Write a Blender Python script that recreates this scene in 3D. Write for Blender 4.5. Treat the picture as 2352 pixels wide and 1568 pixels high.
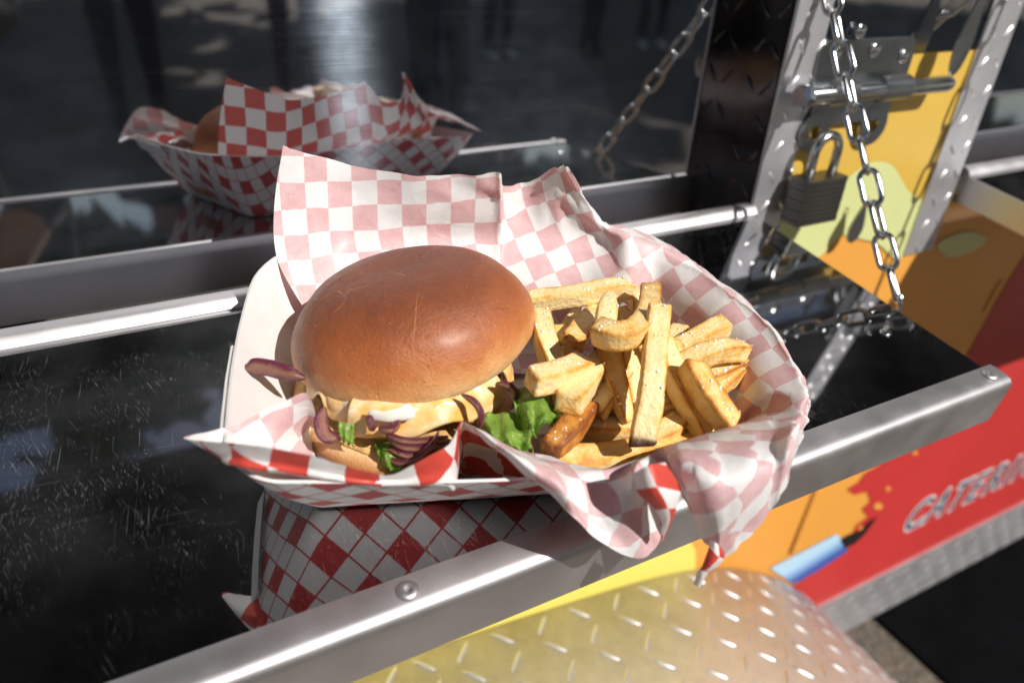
import bpy, bmesh, math, random
import numpy as np
from mathutils import Vector, Matrix, noise

for o in list(bpy.data.objects):
    bpy.data.objects.remove(o)
SC = bpy.context.scene
COL = SC.collection
R_ = math.radians
rng = random.Random(7)

# ------------------------------------------------------------------ camera
CAM = Vector((-0.43277, -0.43636, 0.20559))
RIGHT = Vector((0.885037, -0.463297, 0.045451)); UP = Vector((0.206532, 0.478278, 0.853578)); FWD = Vector((0.417198, 0.746060, -0.518979))
FPX, CX, CY = 1668.87, 1176.0, 784.0          # focal length and centre in a 2352-pixel-wide picture
cd = bpy.data.cameras.new('camera'); cam = bpy.data.objects.new('camera', cd); COL.objects.link(cam)
cam.matrix_world = Matrix(((RIGHT.x, UP.x, -FWD.x, CAM.x), (RIGHT.y, UP.y, -FWD.y, CAM.y), (RIGHT.z, UP.z, -FWD.z, CAM.z), (0, 0, 0, 1)))
cd.sensor_width = 36; cd.lens = 36 * FPX / 2352
cd.clip_start = 0.01; cd.clip_end = 400
cd.dof.use_dof = True; cd.dof.focus_distance = 0.345; cd.dof.aperture_fstop = 6.0
SC.camera = cam

# ------------------------------------------------------------------ sky, sun, exposure
SUN_AZ, SUN_EL = R_(22), R_(44)               # azimuth to the right of the truck's outward normal
SUN = Vector((math.sin(SUN_AZ) * math.cos(SUN_EL), -math.cos(SUN_AZ) * math.cos(SUN_EL), math.sin(SUN_EL)))
W = bpy.data.worlds.new('World'); SC.world = W; W.use_nodes = True
nt = W.node_tree; nt.nodes.clear()
sky = nt.nodes.new('ShaderNodeTexSky'); sky.sky_type = 'NISHITA'; sky.sun_disc = False
sky.sun_elevation = SUN_EL; sky.sun_rotation = math.pi - SUN_AZ; sky.air_density = 1.0; sky.dust_density = 0.6
bg = nt.nodes.new('ShaderNodeBackground'); bg.inputs[1].default_value = 0.072
wo = nt.nodes.new('ShaderNodeOutputWorld'); nt.links.new(sky.outputs[0], bg.inputs[0]); nt.links.new(bg.outputs[0], wo.inputs[0])
sd = bpy.data.lights.new('sun', 'SUN'); sd.energy = 4.6; sd.angle = R_(0.53); sd.color = (1.0, 0.955, 0.89)
so = bpy.data.objects.new('sun', sd); COL.objects.link(so); so.rotation_euler = (-SUN).to_track_quat('-Z', 'Y').to_euler()
so.location = (2, -6, 6)
vs = SC.view_settings; vs.view_transform = 'Standard'; vs.look = 'None'; vs.exposure = 0.20; vs.gamma = 1.0; vs.use_curve_mapping = False
SC.render.engine = 'CYCLES'
SC.cycles.use_denoising = True
SC.cycles.max_bounces = 7; SC.cycles.glossy_bounces = 5; SC.cycles.diffuse_bounces = 3; SC.cycles.transmission_bounces = 3
SC.cycles.use_adaptive_sampling = True; SC.cycles.adaptive_threshold = 0.02
SC.cycles.sample_clamp_indirect = 20.0; SC.cycles.blur_glossy = 4.0

# ------------------------------------------------------------------ frames: shelf and tray
G, DL, D = 0.0458, 0.11522, 0.2046
O_SH = Vector((0, -G, 0)); EY = Vector((0, math.cos(DL), math.sin(DL))); EN = Vector((0, -math.sin(DL), math.cos(DL))); EX = Vector((1, 0, 0))
def SH(x, s, h): return O_SH + EX * x + EY * s + EN * h
E1 = (0.951, -0.309); E2 = (0.309, 0.951); TO = (-0.393, -0.158)
def TR(a, b, h): return SH(TO[0] + a * E1[0] + b * E2[0], TO[1] + a * E1[1] + b * E2[1], h)
TA = EX * E1[0] + EY * E1[1]; TB = EX * E2[0] + EY * E2[1]
def ray(u, v): return RIGHT * ((u - CX) / FPX) - UP * ((v - CY) / FPX) + FWD
def plane(u, v, p, n):
    d = ray(u, v); return CAM + d * ((p - CAM).dot(n) / d.dot(n))
def ph(u, v, h): return plane(u, v, SH(0, 0, h), EN)          # point seen at u,v lying h above the shelf
def pb(u, v, b): return plane(u, v, TR(0, b, 0), TB)          # ... lying in the plane b of the tray
def py(u, v, y): return plane(u, v, Vector((0, y, 0)), Vector((0, 1, 0)))
def toT(p):
    q = p - O_SH; x, s, h = q.x, q.dot(EY), q.dot(EN)
    return ((x - TO[0]) * E1[0] + (s - TO[1]) * E1[1], (x - TO[0]) * E2[0] + (s - TO[1]) * E2[1], h)
def project(p):
    q = p - CAM; z = q.dot(FWD)
    return CX + FPX * q.dot(RIGHT) / z, CY - FPX * q.dot(UP) / z, z

# ------------------------------------------------------------------ materials
MATS = {}
class NB:
    """small node builder"""
    def __init__(s, name):
        s.m = bpy.data.materials.new(name); s.m.use_nodes = True; s.t = s.m.node_tree; s.t.nodes.clear()
        s.out = s.n('ShaderNodeOutputMaterial'); MATS[name] = s.m
    def n(s, k, **kw):
        x = s.t.nodes.new(k)
        for a, b in kw.items(): setattr(x, a, b)
        return x
    def l(s, a, b): s.t.links.new(a, b)
    def setin(s, node, key, val):
        i = node.inputs[key]
        if hasattr(val, 'is_output'): s.l(val, i)
        else: i.default_value = val
    def bsdf(s, **kw):
        p = s.n('ShaderNodeBsdfPrincipled')
        for k, v in kw.items(): s.setin(p, k.replace('_', ' '), v)
        return p
    def coord(s, kind='Object'): return s.n('ShaderNodeTexCoord').outputs[kind]
    def mapping(s, vec, scale=(1, 1, 1), rot=(0, 0, 0), loc=(0, 0, 0)):
        m = s.n('ShaderNodeMapping'); s.l(vec, m.inputs[0]); m.inputs[1].default_value = loc; m.inputs[2].default_value = rot; m.inputs[3].default_value = scale
        return m.outputs[0]
    def noise(s, vec, scale, detail=4, rough=.55, out=0, dist=0):
        x = s.n('ShaderNodeTexNoise'); s.l(vec, x.inputs['Vector']); x.inputs['Scale'].default_value = scale; x.inputs['Detail'].default_value = detail
        x.inputs['Roughness'].default_value = rough; x.inputs['Distortion'].default_value = dist
        return x.outputs[out]
    def voro(s, vec, scale, feature='F1', out='Distance', rnd=1):
        x = s.n('ShaderNodeTexVoronoi', feature=feature); s.l(vec, x.inputs['Vector']); x.inputs['Scale'].default_value = scale; x.inputs['Randomness'].default_value = rnd
        return x.outputs[out]
    def ramp(s, fac, stops, interp='LINEAR'):
        x = s.n('ShaderNodeValToRGB'); x.color_ramp.interpolation = interp; e = x.color_ramp.elements
        while len(e) < len(stops): e.new(0.5)
        for k, (p, c) in enumerate(stops):
            e[k].position = p; e[k].color = (*c, 1) if isinstance(c, tuple) else (c, c, c, 1)
        s.l(fac, x.inputs[0]); return x.outputs[0]
    def mix(s, f, a, b, blend='MIX'):
        x = s.n('ShaderNodeMix', data_type='RGBA', blend_type=blend); s.setin(x, 0, f)
        s.setin(x, 6, a if hasattr(a, 'is_output') else (*a, 1)); s.setin(x, 7, b if hasattr(b, 'is_output') else (*b, 1)); return x.outputs[2]
    def math(s, op, a, b=0.0):
        x = s.n('ShaderNodeMath', operation=op); s.setin(x, 0, a); s.setin(x, 1, b); return x.outputs[0]
    def mixs(s, f, a, b):
        x = s.n('ShaderNodeMixShader'); s.setin(x, 0, f); s.l(a, x.inputs[1]); s.l(b, x.inputs[2]); return x.outputs[0]
    def bump(s, h, strength=.3, dist=.001, normal=None):
        x = s.n('ShaderNodeBump'); s.l(h, x.inputs['Height']); x.inputs['Strength'].default_value = strength; x.inputs['Distance'].default_value = dist
        if normal: s.l(normal, x.inputs['Normal'])
        return x.outputs[0]
    def sep(s, v):
        x = s.n('ShaderNodeSeparateXYZ'); s.l(v, x.inputs[0]); return x.outputs
    def attr(s, name):
        return s.n('ShaderNodeAttribute', attribute_name=name)
    def done(s, sh):
        s.l(sh if hasattr(sh, 'is_output') else sh.outputs[0], s.out.inputs[0]); return s.m

def simple(name, col, rough=.5, metal=0, noise_amt=.12, nscale=60, **kw):
    b = NB(name); c = b.coord(); n = b.noise(c, nscale)
    k = b.ramp(n, [(.3, tuple(max(0, x * (1 - noise_amt)) for x in col)), (.7, tuple(min(1, x * (1 + noise_amt)) for x in col))])
    r = b.ramp(b.noise(c, nscale * .4), [(.3, max(0, rough - .06)), (.7, min(1, rough + .06))])
    return b.done(b.bsdf(Base_Color=k, Roughness=r, Metallic=metal, **kw))

def mirror_wall():
    b = NB('polished_wall_steel'); c = b.coord()
    brush = b.noise(b.mapping(c, (6, 1, 1500)), 1.0, 3, .6)
    wav = b.noise(b.mapping(c, (4, 1, 9)), 1.0, 1)
    nrm = b.bump(wav, .05, .004)
    sharp = b.bsdf(Base_Color=(.42, .425, .445, 1), Metallic=1.0, Roughness=b.ramp(brush, [(.3, .012), (.75, .05)]), Normal=nrm)
    tan = b.n('ShaderNodeTangent', direction_type='RADIAL', axis='X')
    haze = b.n('ShaderNodeBsdfAnisotropic', distribution='BECKMANN')
    b.setin(haze, 'Color', (.62, .74, .90, 1)); b.setin(haze, 'Roughness', .27); b.setin(haze, 'Anisotropy', -.78); b.l(tan.outputs[0], haze.inputs['Tangent'])
    f = b.ramp(b.math('MULTIPLY', brush, b.noise(b.mapping(c, (40, 1, 60)), 1.0, 3)), [(.06, .012), (.46, .10)])
    return b.done(b.mixs(f, sharp.outputs[0], haze.outputs[0]))

def dark_steel():
    b = NB('dark_polished_plate'); c = b.coord(); n = b.noise(c, 18, 3)
    return b.done(b.bsdf(Base_Color=(.12, .115, .12, 1), Metallic=1.0, Roughness=b.ramp(n, [(.3, .10), (.7, .22)])))

def mirror_shelf():
    b = NB('polished_shelf_steel'); c = b.coord()
    brush = b.noise(b.mapping(c, (2.5, 700, 1)), 1.0, 4, .6)
    base = b.bsdf(Base_Color=(.43, .43, .44, 1), Metallic=1.0, Roughness=b.ramp(brush, [(.3, .025), (.75, .05)]))
    # scratches: several families of short dashes, each only where a coarse patch mask allows
    tot = None
    for k, (ang, sx, sy, th) in enumerate(((1.25, 70, 1500, .650), (1.70, 45, 1400, .660), (.10, 16, 2600, .69), (1.5, 260, 1300, .632), (2.0, 150, 1500, .665))):
        mp = b.mapping(b.mapping(c, (1, 1, 1), (0, 0, ang)), (sx, sy, 1), (0, 0, 0), (k * 3.7, k * 1.9, 0))
        m = b.ramp(b.noise(mp, 1.0, 1.5, .5), [(th, 0.0), (th + .06, 1.0)])
        m = b.math('MULTIPLY', m, b.ramp(b.noise(b.mapping(c, (1, 1, 1), (0, 0, 0), (k * 7.7, k, 0)), 48, 2), [(.42, .0), (.68, 1.0)]))
        tot = m if tot is None else b.math('MAXIMUM', tot, m)
    specks = b.ramp(b.voro(c, 430), [(.10, 1.0), (.20, 0.0)])
    keep = b.ramp(b.noise(c, 90, 4, .7), [(.56, 0.0), (.64, 1.0)])
    tot = b.math('MAXIMUM', tot, b.math('MULTIPLY', specks, keep))
    patch = b.ramp(b.noise(c, 7, 6, .72), [(.44, .02), (.62, 1.0)])
    tot = b.math('MULTIPLY', tot, patch)
    nn = b.n('ShaderNodeTexNoise'); b.l(b.mapping(c, (900, 900, 1)), nn.inputs['Vector']); nn.inputs['Scale'].default_value = 1.0
    sn = b.bump(b.noise(c, 1300, 1), .42, .0006)
    scr = b.bsdf(Base_Color=(.98, .97, .97, 1), Metallic=1.0, Roughness=.23, Normal=sn)
    fine = b.bsdf(Base_Color=(.75, .75, .78, 1), Metallic=1.0, Roughness=.27)
    basem = b.mixs(b.ramp(b.noise(c, 16, 5, .6), [(.36, .004), (.70, .06)]), base.outputs[0], fine.outputs[0])
    return b.done(b.mixs(b.math('MULTIPLY', tot, 1.0), basem, scr.outputs[0]))

def aluminium(name, col=(.80, .79, .80), rough=.3, aniso=0.0, nscale=400, metal=1.0):
    b = NB(name); c = b.coord(); n = b.noise(c, nscale, 4, .7); n2 = b.noise(c, 22, 4, .6)
    k = b.ramp(n2, [(.3, tuple(x * .86 for x in col)), (.7, col)])
    r = b.ramp(n2, [(.3, rough - .05), (.75, rough + .08)])
    return b.done(b.bsdf(Base_Color=k, Metallic=metal, Roughness=r, Normal=b.bump(n, .08, .0003), Anisotropic=aniso))

CHECK = 0.0130
def checks(b, uv, size, du=.0, dv=.0):
    x, y, _ = b.sep(uv)
    i = b.math('FLOOR', b.math('ADD', b.math('DIVIDE', x, size), 100 + du)); j = b.math('FLOOR', b.math('ADD', b.math('DIVIDE', y, size), 100 + dv))
    return b.math('MODULO', b.math('ADD', i, j), 2.0)

def liner_mat():
    b = NB('greaseproof_paper'); uv = b.n('ShaderNodeUVMap', uv_map='sheet').outputs[0]; c = b.coord()
    wob = b.n('ShaderNodeTexNoise'); b.l(uv, wob.inputs['Vector']); wob.inputs['Scale'].default_value = 700
    uvw = b.n('ShaderNodeVectorMath', operation='ADD'); sc = b.n('ShaderNodeVectorMath', operation='SCALE'); b.l(wob.outputs[1], sc.inputs[0]); sc.inputs['Scale'].default_value = .0003
    b.l(uv, uvw.inputs[0]); b.l(sc.outputs[0], uvw.inputs[1])
    ck = checks(b, uvw.outputs[0], CHECK, .1, .55)
    fib = b.noise(c, 900, 5, .75); blot = b.noise(c, 120, 4, .7)
    pink = b.ramp(b.math('MULTIPLY', b.math('ADD', fib, blot), .5), [(.34, (.72, .42, .44)), (.62, (.84, .63, .65))])
    white_in = b.ramp(blot, [(.3, (.84, .83, .84)), (.7, (.90, .895, .90))])
    inside = b.mix(ck, white_in, pink)
    red = b.ramp(fib, [(.3, (.60, .055, .04)), (.7, (.68, .085, .06))])
    outside = b.mix(ck, (.84, .82, .82), red)
    geo = b.n('ShaderNodeNewGeometry')
    colr = b.mix(geo.outputs['Backfacing'], inside, outside)
    crease = b.voro(b.mapping(uv, (1, 1.35, 1)), 55, 'DISTANCE_TO_EDGE')
    cr = b.math('MULTIPLY', b.ramp(crease, [(0, 1.0), (.10, 0.0)]), b.ramp(b.noise(uv, 18, 2), [(.5, 0.0), (.7, 1.0)]))
    h = b.math('ADD', b.math('MULTIPLY', fib, .12), b.math('ADD', b.noise(uv, 70, 4, .6), b.math('MULTIPLY', cr, .25)))
    nrm = b.bump(h, .35, .0016)
    p = b.bsdf(Base_Color=colr, Roughness=.42, Specular_IOR_Level=.35, Normal=nrm)
    tr = b.n('ShaderNodeBsdfTranslucent'); b.l(b.mix(ck, (.88, .86, .84), (.66, .16, .14)), tr.inputs[0]); b.l(nrm, tr.inputs[1])
    return b.done(b.mixs(.22, p.outputs[0], tr.outputs[0]))

def tray_out_mat():
    b = NB('printed_tray_board'); uv = b.n('ShaderNodeUVMap', uv_map='sheet').outputs[0]
    m = b.mapping(uv, (1, 1, 1), (0, 0, R_(45)))
    x, y, _ = b.sep(m); size = .0118
    fx = b.math('ADD', b.math('DIVIDE', x, size), 100.3); fy = b.math('ADD', b.math('DIVIDE', y, size), 100.45)
    ix = b.math('MODULO', b.math('FLOOR', fx), 2.0); iy = b.math('MODULO', b.math('FLOOR', fy), 2.0)
    redc = b.math('MULTIPLY', ix, iy)
    lx = b.math('LESS_THAN', b.math('FRACT', fx), .075); ly = b.math('LESS_THAN', b.math('FRACT', fy), .075)
    f = b.math('MAXIMUM', redc, b.math('MAXIMUM', lx, ly))
    n = b.noise(uv, 600, 4, .7)
    colr = b.mix(f, b.ramp(n, [(.3, (.76, .74, .73)), (.7, (.83, .81, .80))]), b.ramp(n, [(.3, (.50, .035, .04)), (.7, (.58, .05, .05))]))
    return b.done(b.bsdf(Base_Color=colr, Roughness=.38, Normal=b.bump(n, .06, .0004)))

def bun_mat():
    b = NB('baked_bun_crust'); g = b.coord('Generated'); c = b.coord()
    z = b.attr('crust').outputs['Fac']
    n = b.noise(c, 38, 5, .6); n2 = b.noise(c, 190, 5, .7); n3 = b.noise(c, 900, 3, .7)
    fac = b.math('ADD', z, b.math('ADD', b.math('MULTIPLY', b.math('SUBTRACT', n, .5), .34), b.math('MULTIPLY', b.math('SUBTRACT', n2, .5), .22)))
    col = b.ramp(fac, [(.04, (.80, .60, .36)), (.18, (.75, .49, .25)), (.33, (.60, .285, .105)), (.50, (.44, .142, .038)), (.70, (.325, .090, .025)), (.95, (.19, .052, .021))])
    # wrinkle cracks: narrow bands where a distorted noise crosses its mean
    cr = b.noise(b.mapping(c, (1, 1, .6), (0, 0, .4)), 17, 4, .5, dist=.6)
    line = b.ramp(b.math('ABSOLUTE', b.math('SUBTRACT', cr, .5)), [(.0, 1.0), (.0042, 0.0)])
    msk = b.ramp(b.noise(c, 21, 2), [(.56, 0.0), (.70, .5)])
    line = b.math('MULTIPLY', line, msk)
    col = b.mix(b.math('MULTIPLY', line, .42), col, (.72, .38, .16))
    dark = b.ramp(b.voro(c, 330), [(.04, 1.0), (.11, 0.0)])
    col = b.mix(b.math('MULTIPLY', dark, b.ramp(b.noise(c, 70, 2), [(.48, 0.0), (.66, .35)])), col, (.22, .06, .02))
    h = b.math('ADD', b.math('MULTIPLY', n3, .5), b.math('SUBTRACT', b.math('MULTIPLY', n2, .9), b.math('ADD', b.math('MULTIPLY', line, 1.2), b.math('MULTIPLY', dark, .5))))
    p = b.bsdf(Base_Color=col, Roughness=b.ramp(n2, [(.3, .38), (.7, .55)]), Specular_IOR_Level=.45, Normal=b.bump(h, .85, .0009),
               Coat_Weight=.16, Coat_Roughness=.32)
    return b.done(p)

def fry_mat():
    b = NB('fried_potato'); a = b.attr('toast'); c = b.coord(); s_ = b.n('ShaderNodeSeparateColor'); b.l(a.outputs['Color'], s_.inputs[0])
    edge, toast, burn = s_.outputs[0], s_.outputs[1], s_.outputs[2]
    n = b.noise(c, 110, 5, .62); n2 = b.noise(c, 520, 4, .7)
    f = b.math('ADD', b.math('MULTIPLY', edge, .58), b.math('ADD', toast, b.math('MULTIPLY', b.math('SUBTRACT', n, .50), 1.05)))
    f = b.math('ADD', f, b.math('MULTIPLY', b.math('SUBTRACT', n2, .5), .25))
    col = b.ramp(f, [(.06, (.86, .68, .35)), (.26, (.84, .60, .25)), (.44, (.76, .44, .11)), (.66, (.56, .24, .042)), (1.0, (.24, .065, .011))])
    col = b.mix(burn, col, (.06, .02, .008))
    p = b.bsdf(Base_Color=col, Roughness=b.ramp(n2, [(.3, .36), (.7, .6)]), Normal=b.bump(b.math('ADD', b.math('ADD', n2, b.math('MULTIPLY', b.voro(c, 420), .7)), b.math('MULTIPLY', n, .8)), .55, .0009),
               Specular_IOR_Level=.45)
    return b.done(p)

def onion_mat():
    b = NB('cooked_red_onion'); uv = b.n('ShaderNodeUVMap', uv_map='sheet').outputs[0]; c = b.coord(); y = b.sep(uv)[1]
    n = b.noise(c, 260, 4, .6)
    col = b.ramp(b.math('ADD', y, b.math('MULTIPLY', b.math('SUBTRACT', n, .5), .5)), [(.08, (.10, .007, .034)), (.25, (.17, .022, .055)), (.45, (.27, .10, .085)), (.65, (.31, .15, .085)), (.88, (.12, .018, .038))])
    st = b.noise(b.mapping(uv, (3, 60, 1)), 1.0, 3)
    return b.done(b.bsdf(Base_Color=col, Roughness=.17, Specular_IOR_Level=.6, Normal=b.bump(b.math('ADD', st, n), .6, .0009)))

def lettuce_mat():
    b = NB('lettuce_leaf'); uv = b.n('ShaderNodeUVMap', uv_map='sheet').outputs[0]; c = b.coord()
    v = b.voro(b.mapping(uv, (1, .55, 1)), 9, 'DISTANCE_TO_EDGE'); vein = b.ramp(v, [(0, 1.0), (.05, 0.0)])
    n = b.noise(c, 120, 4)
    col = b.mix(b.math('MULTIPLY', vein, .5), b.ramp(n, [(.3, (.15, .29, .03)), (.7, (.30, .47, .075))]), (.46, .60, .22))
    nrm = b.bump(b.math('ADD', b.math('MULTIPLY', vein, -.6), b.noise(c, 380, 4)), .5, .0012)
    p = b.bsdf(Base_Color=col, Roughness=.28, Normal=nrm, Specular_IOR_Level=.55)
    tr = b.n('ShaderNodeBsdfTranslucent'); tr.inputs[0].default_value = (.22, .45, .04, 1); b.l(nrm, tr.inputs[1])
    return b.done(b.mixs(.3, p.outputs[0], tr.outputs[0]))

def cheese_mat():
    b = NB('melted_cheese'); c = b.coord(); n = b.noise(c, 75, 3, .5, dist=1.2)
    col = b.ramp(n, [(.34, (.80, .43, .11)), (.46, (.84, .53, .21)), (.58, (.86, .62, .35)), (.70, (.87, .78, .62))])
    dots = b.ramp(b.voro(c, 330), [(.05, 1.0), (.12, 0.0)])
    col = b.mix(b.math('MULTIPLY', dots, .3), col, (.35, .15, .03))
    return b.done(b.bsdf(Base_Color=col, Roughness=.18, Normal=b.bump(b.noise(c, 220, 3), .25, .0008), Subsurface_Weight=.25, Subsurface_Radius=(.006, .003, .001), Subsurface_Scale=.5))

def sauce_mat():
    b = NB('white_sauce'); c = b.coord(); n = b.noise(c, 80, 3)
    col = b.ramp(n, [(.35, (.84, .78, .66)), (.6, (.88, .86, .80))])
    dots = b.ramp(b.voro(c, 260), [(.05, 1.0), (.10, 0.0)])
    col = b.mix(b.math('MULTIPLY', dots, .5), col, (.2, .22, .12))
    return b.done(b.bsdf(Base_Color=col, Roughness=.16, Subsurface_Weight=.3, Subsurface_Radius=(.005, .004, .003), Subsurface_Scale=.5, Normal=b.bump(b.noise(c, 150, 3), .2, .0006)))

def ground_mat():
    b = NB('dusty_ground'); c = b.coord(); n = b.noise(c, .8, 6, .6); n2 = b.noise(c, 35, 6, .7); v = b.voro(c, 60)
    col = b.ramp(b.math('ADD', b.math('MULTIPLY', n, .5), b.math('MULTIPLY', n2, .5)), [(.3, (.09, .072, .055)), (.5, (.14, .115, .088)), (.7, (.21, .175, .135))])
    return b.done(b.bsdf(Base_Color=col, Roughness=.9, Normal=b.bump(b.math('ADD', v, n2), .6, .01)))

def skin_like(name, col): return simple(name, col, .55, 0, .1, 30)

MIRROR, SHELFM, JAMBM = mirror_wall(), mirror_shelf(), dark_steel()
TRIM = aluminium('satin_aluminium_trim', (.60, .585, .60), .48, 0, 900)
DIAM = aluminium('diamond_plate_aluminium', (.66, .66, .70), .40, 0, 400, .72)
def fender_mat():
    b = NB('fender_aluminium'); c = b.coord(); n = b.noise(c, 9, 6, .65); n2 = b.noise(c, 55, 5, .7); n3 = b.noise(b.mapping(c, (25, 300, 25), (0, 0, .3)), 1.0, 3, .6)
    dirt = b.ramp(b.math('ADD', b.math('MULTIPLY', n, .6), b.math('MULTIPLY', n2, .4)), [(.40, 0.0), (.62, 1.0)])
    col = b.mix(dirt, (.64, .60, .575), (.46, .41, .36))
    r = b.ramp(b.math('ADD', b.math('MULTIPLY', n2, .6), b.math('MULTIPLY', n3, .4)), [(.3, .36), (.7, .58)])
    return b.done(b.bsdf(Base_Color=col, Metallic=b.math('SUBTRACT', .34, b.math('MULTIPLY', dirt, .2)), Roughness=r, Normal=b.bump(b.math('ADD', n3, n2), .12, .0006)))
FEND = fender_mat()
LUG = aluminium('tread_lug_aluminium', (.70, .69, .70), .40, 0, 400, .8)
CHROME = aluminium('zinc_plated_steel', (.66, .67, .68), .20)
DULL = aluminium('dull_zinc_steel', (.34, .36, .38), .30)
LAMI = aluminium('laminated_lock_steel', (.17, .165, .16), .42)
LINER, TRAYO = liner_mat(), tray_out_mat()
TRAYI = simple('white_tray_board', (.74, .72, .71), .45, 0, .03, 90)
BUN, FRY, ONION, LETT, CHEESE, SAUCE, GROUND = bun_mat(), fry_mat(), onion_mat(), lettuce_mat(), cheese_mat(), sauce_mat(), ground_mat()
CRUMB = simple('toasted_bun_crumb', (.60, .36, .13), .7, 0, .35, 260)
CRACK = simple('crust_crack', (.50, .235, .095), .6, 0, .2, 300)
PATTY = simple('grilled_patty', (.075, .032, .018), .42, 0, .6, 240)
SALT = simple('salt', (.86, .84, .80), .3, 0, .04, 300)
V_ORANGE = simple('orange_vinyl', (.76, .35, .065), .34, 0, .04, 6)
V_GOLD = simple('golden_yellow_vinyl', (.66, .43, .075), .34, 0, .05, 9)
V_YELLOW = simple('bright_yellow_vinyl', (.82, .71, .16), .34, 0, .03, 9)
V_GREEN = simple('pale_green_vinyl', (.62, .66, .30), .34, 0, .04, 9)
V_RED = simple('red_vinyl', (.52, .040, .038), .34, 0, .05, 9)
V_NAVY = simple('navy_ink', (.05, .08, .13), .35, 0, .9, 220)
V_WHITE = simple('white_ink', (.80, .78, .80), .35, 0, .05, 60)
V_BLACK = simple('black_ink', (.012, .012, .013), .4, 0, .2, 20)
def brush_mat():
    b = NB('blue_brush_ink'); z = b.sep(b.coord('Generated'))
    f = b.math('SUBTRACT', b.math('MULTIPLY', z[2], 1.5), b.math('MULTIPLY', z[0], .75))
    return b.done(b.bsdf(Base_Color=b.ramp(b.math('ADD', f, .2), [(.1, (.05, .10, .38)), (.45, (.22, .40, .74)), (.8, (.45, .68, .86))]), Roughness=.32))
V_BLUE = brush_mat()
BLACKM = simple('flat_black', (.004, .004, .005), .9, 0, .3, 12, Specular_IOR_Level=.05)
AWN = simple('added_awning_dark', (.045, .045, .05), .6, 0, .1, 4)
LEAF = simple('tree_leaf', (.05, .085, .025), .6, 0, .4, 3)
BARK = simple('tree_bark', (.09, .065, .045), .9, 0, .3, 9)

# ------------------------------------------------------------------ mesh helpers
def link(o): COL.objects.link(o); return o
def mesh(name, verts, faces, mats, smooth=True, uv=None, mi=None, sharp=None):
    me = bpy.data.meshes.new(name); me.from_pydata([tuple(v) for v in verts], [], faces)
    for m in (mats if isinstance(mats, (list, tuple)) else [mats]): me.materials.append(m)
    if uv is not None:
        ul = me.uv_layers.new(name='sheet')
        idx = np.empty(len(me.loops), dtype=np.int32); me.loops.foreach_get('vertex_index', idx)
        ul.data.foreach_set('uv', np.array(uv, dtype=np.float32)[idx].ravel())
    if mi is not None: me.polygons.foreach_set('material_index', mi)
    if smooth:
        me.polygons.foreach_set('use_smooth', [True] * len(me.polygons))
        if sharp is not None: me.set_sharp_from_angle(angle=R_(sharp))
    me.update(); return me
def tag(o, label, cat, group=None):
    o['label'] = label; o['category'] = cat
    if group: o['group'] = group
    return o
def thing(name, label, cat, loc, group=None):
    o = link(bpy.data.objects.new(name, None)); o.location = loc; o.empty_display_size = .02
    o.matrix_basis = Matrix.Translation(loc); return tag(o, label, cat, group)
def world_loc(o):
    p = Vector(o.matrix_basis.translation); q = o.parent
    while q: p += Vector(q.matrix_basis.translation); q = q.parent
    return p
def part(name, vf, mat, parent=None, smooth=True, uv=None, mi=None, sharp=None, loc=None):
    """verts given in world space; the object's origin is put at loc (default: centre of the verts)"""
    verts, faces = vf; verts = [Vector(v) for v in verts]
    if loc is None:
        loc = sum(verts, Vector()) / max(1, len(verts))
    me = mesh(name, [v - loc for v in verts], faces, mat, smooth, uv, mi, sharp)
    o = link(bpy.data.objects.new(name, me))
    if parent: o.parent = parent; o.matrix_basis = Matrix.Translation(loc - world_loc(parent))
    else: o.matrix_basis = Matrix.Translation(loc)
    return o
def join(*vfs):
    V, F = [], []
    for v, f in vfs:
        n = len(V); V += list(v); F += [tuple(i + n for i in q) for q in f]
    return V, F
def box(x0, x1, y0, y1, z0, z1, fn=None):
    v = [Vector(p) for p in ((x0, y0, z0), (x1, y0, z0), (x1, y1, z0), (x0, y1, z0), (x0, y0, z1), (x1, y0, z1), (x1, y1, z1), (x0, y1, z1))]
    if fn: v = [fn(*p) for p in v]
    return v, [(0, 3, 2, 1), (4, 5, 6, 7), (0, 1, 5, 4), (1, 2, 6, 5), (2, 3, 7, 6), (3, 0, 4, 7)]
def tube(path, rad, seg=10, closed=False, caps=True):
    path = [Vector(p) for p in path]; n = len(path); V, F = [], []
    up = None
    for i, p in enumerate(path):
        a = path[(i - 1) % n] if (closed or i) else p; c = path[(i + 1) % n] if (closed or i < n - 1) else p
        t = (c - a).normalized()
        if up is None: up = t.orthogonal().normalized()
        up = (up - t * up.dot(t)).normalized(); s = t.cross(up)
        r = rad[i] if isinstance(rad, (list, tuple)) else rad
        for k in range(seg):
            q = 2 * math.pi * k / seg; V.append(p + (up * math.cos(q) + s * math.sin(q)) * r)
    for i in range(n if closed else n - 1):
        for k in range(seg):
            j = (i + 1) % n; F.append((i * seg + k, i * seg + (k + 1) % seg, j * seg + (k + 1) % seg, j * seg + k))
    if caps and not closed:
        F.append(tuple(range(seg))[::-1]); F.append(tuple(range((n - 1) * seg, n * seg)))
    return V, F
def cat(p0, p1, p2, p3, t):
    return 0.5 * ((2 * p1) + (p2 - p0) * t + (2 * p0 - 5 * p1 + 4 * p2 - p3) * t * t + (3 * p1 - p0 - 3 * p2 + p3) * t ** 3)
def smooth_path(pts, n):
    pts = [Vector(p) for p in pts]; out = []
    for i in range(len(pts) - 1):
        a, b, c, d = pts[max(0, i - 1)], pts[i], pts[i + 1], pts[min(len(pts) - 1, i + 2)]
        for k in range(n): out.append(cat(a, b, c, d, k / n))
    out.append(pts[-1]); return out
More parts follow.
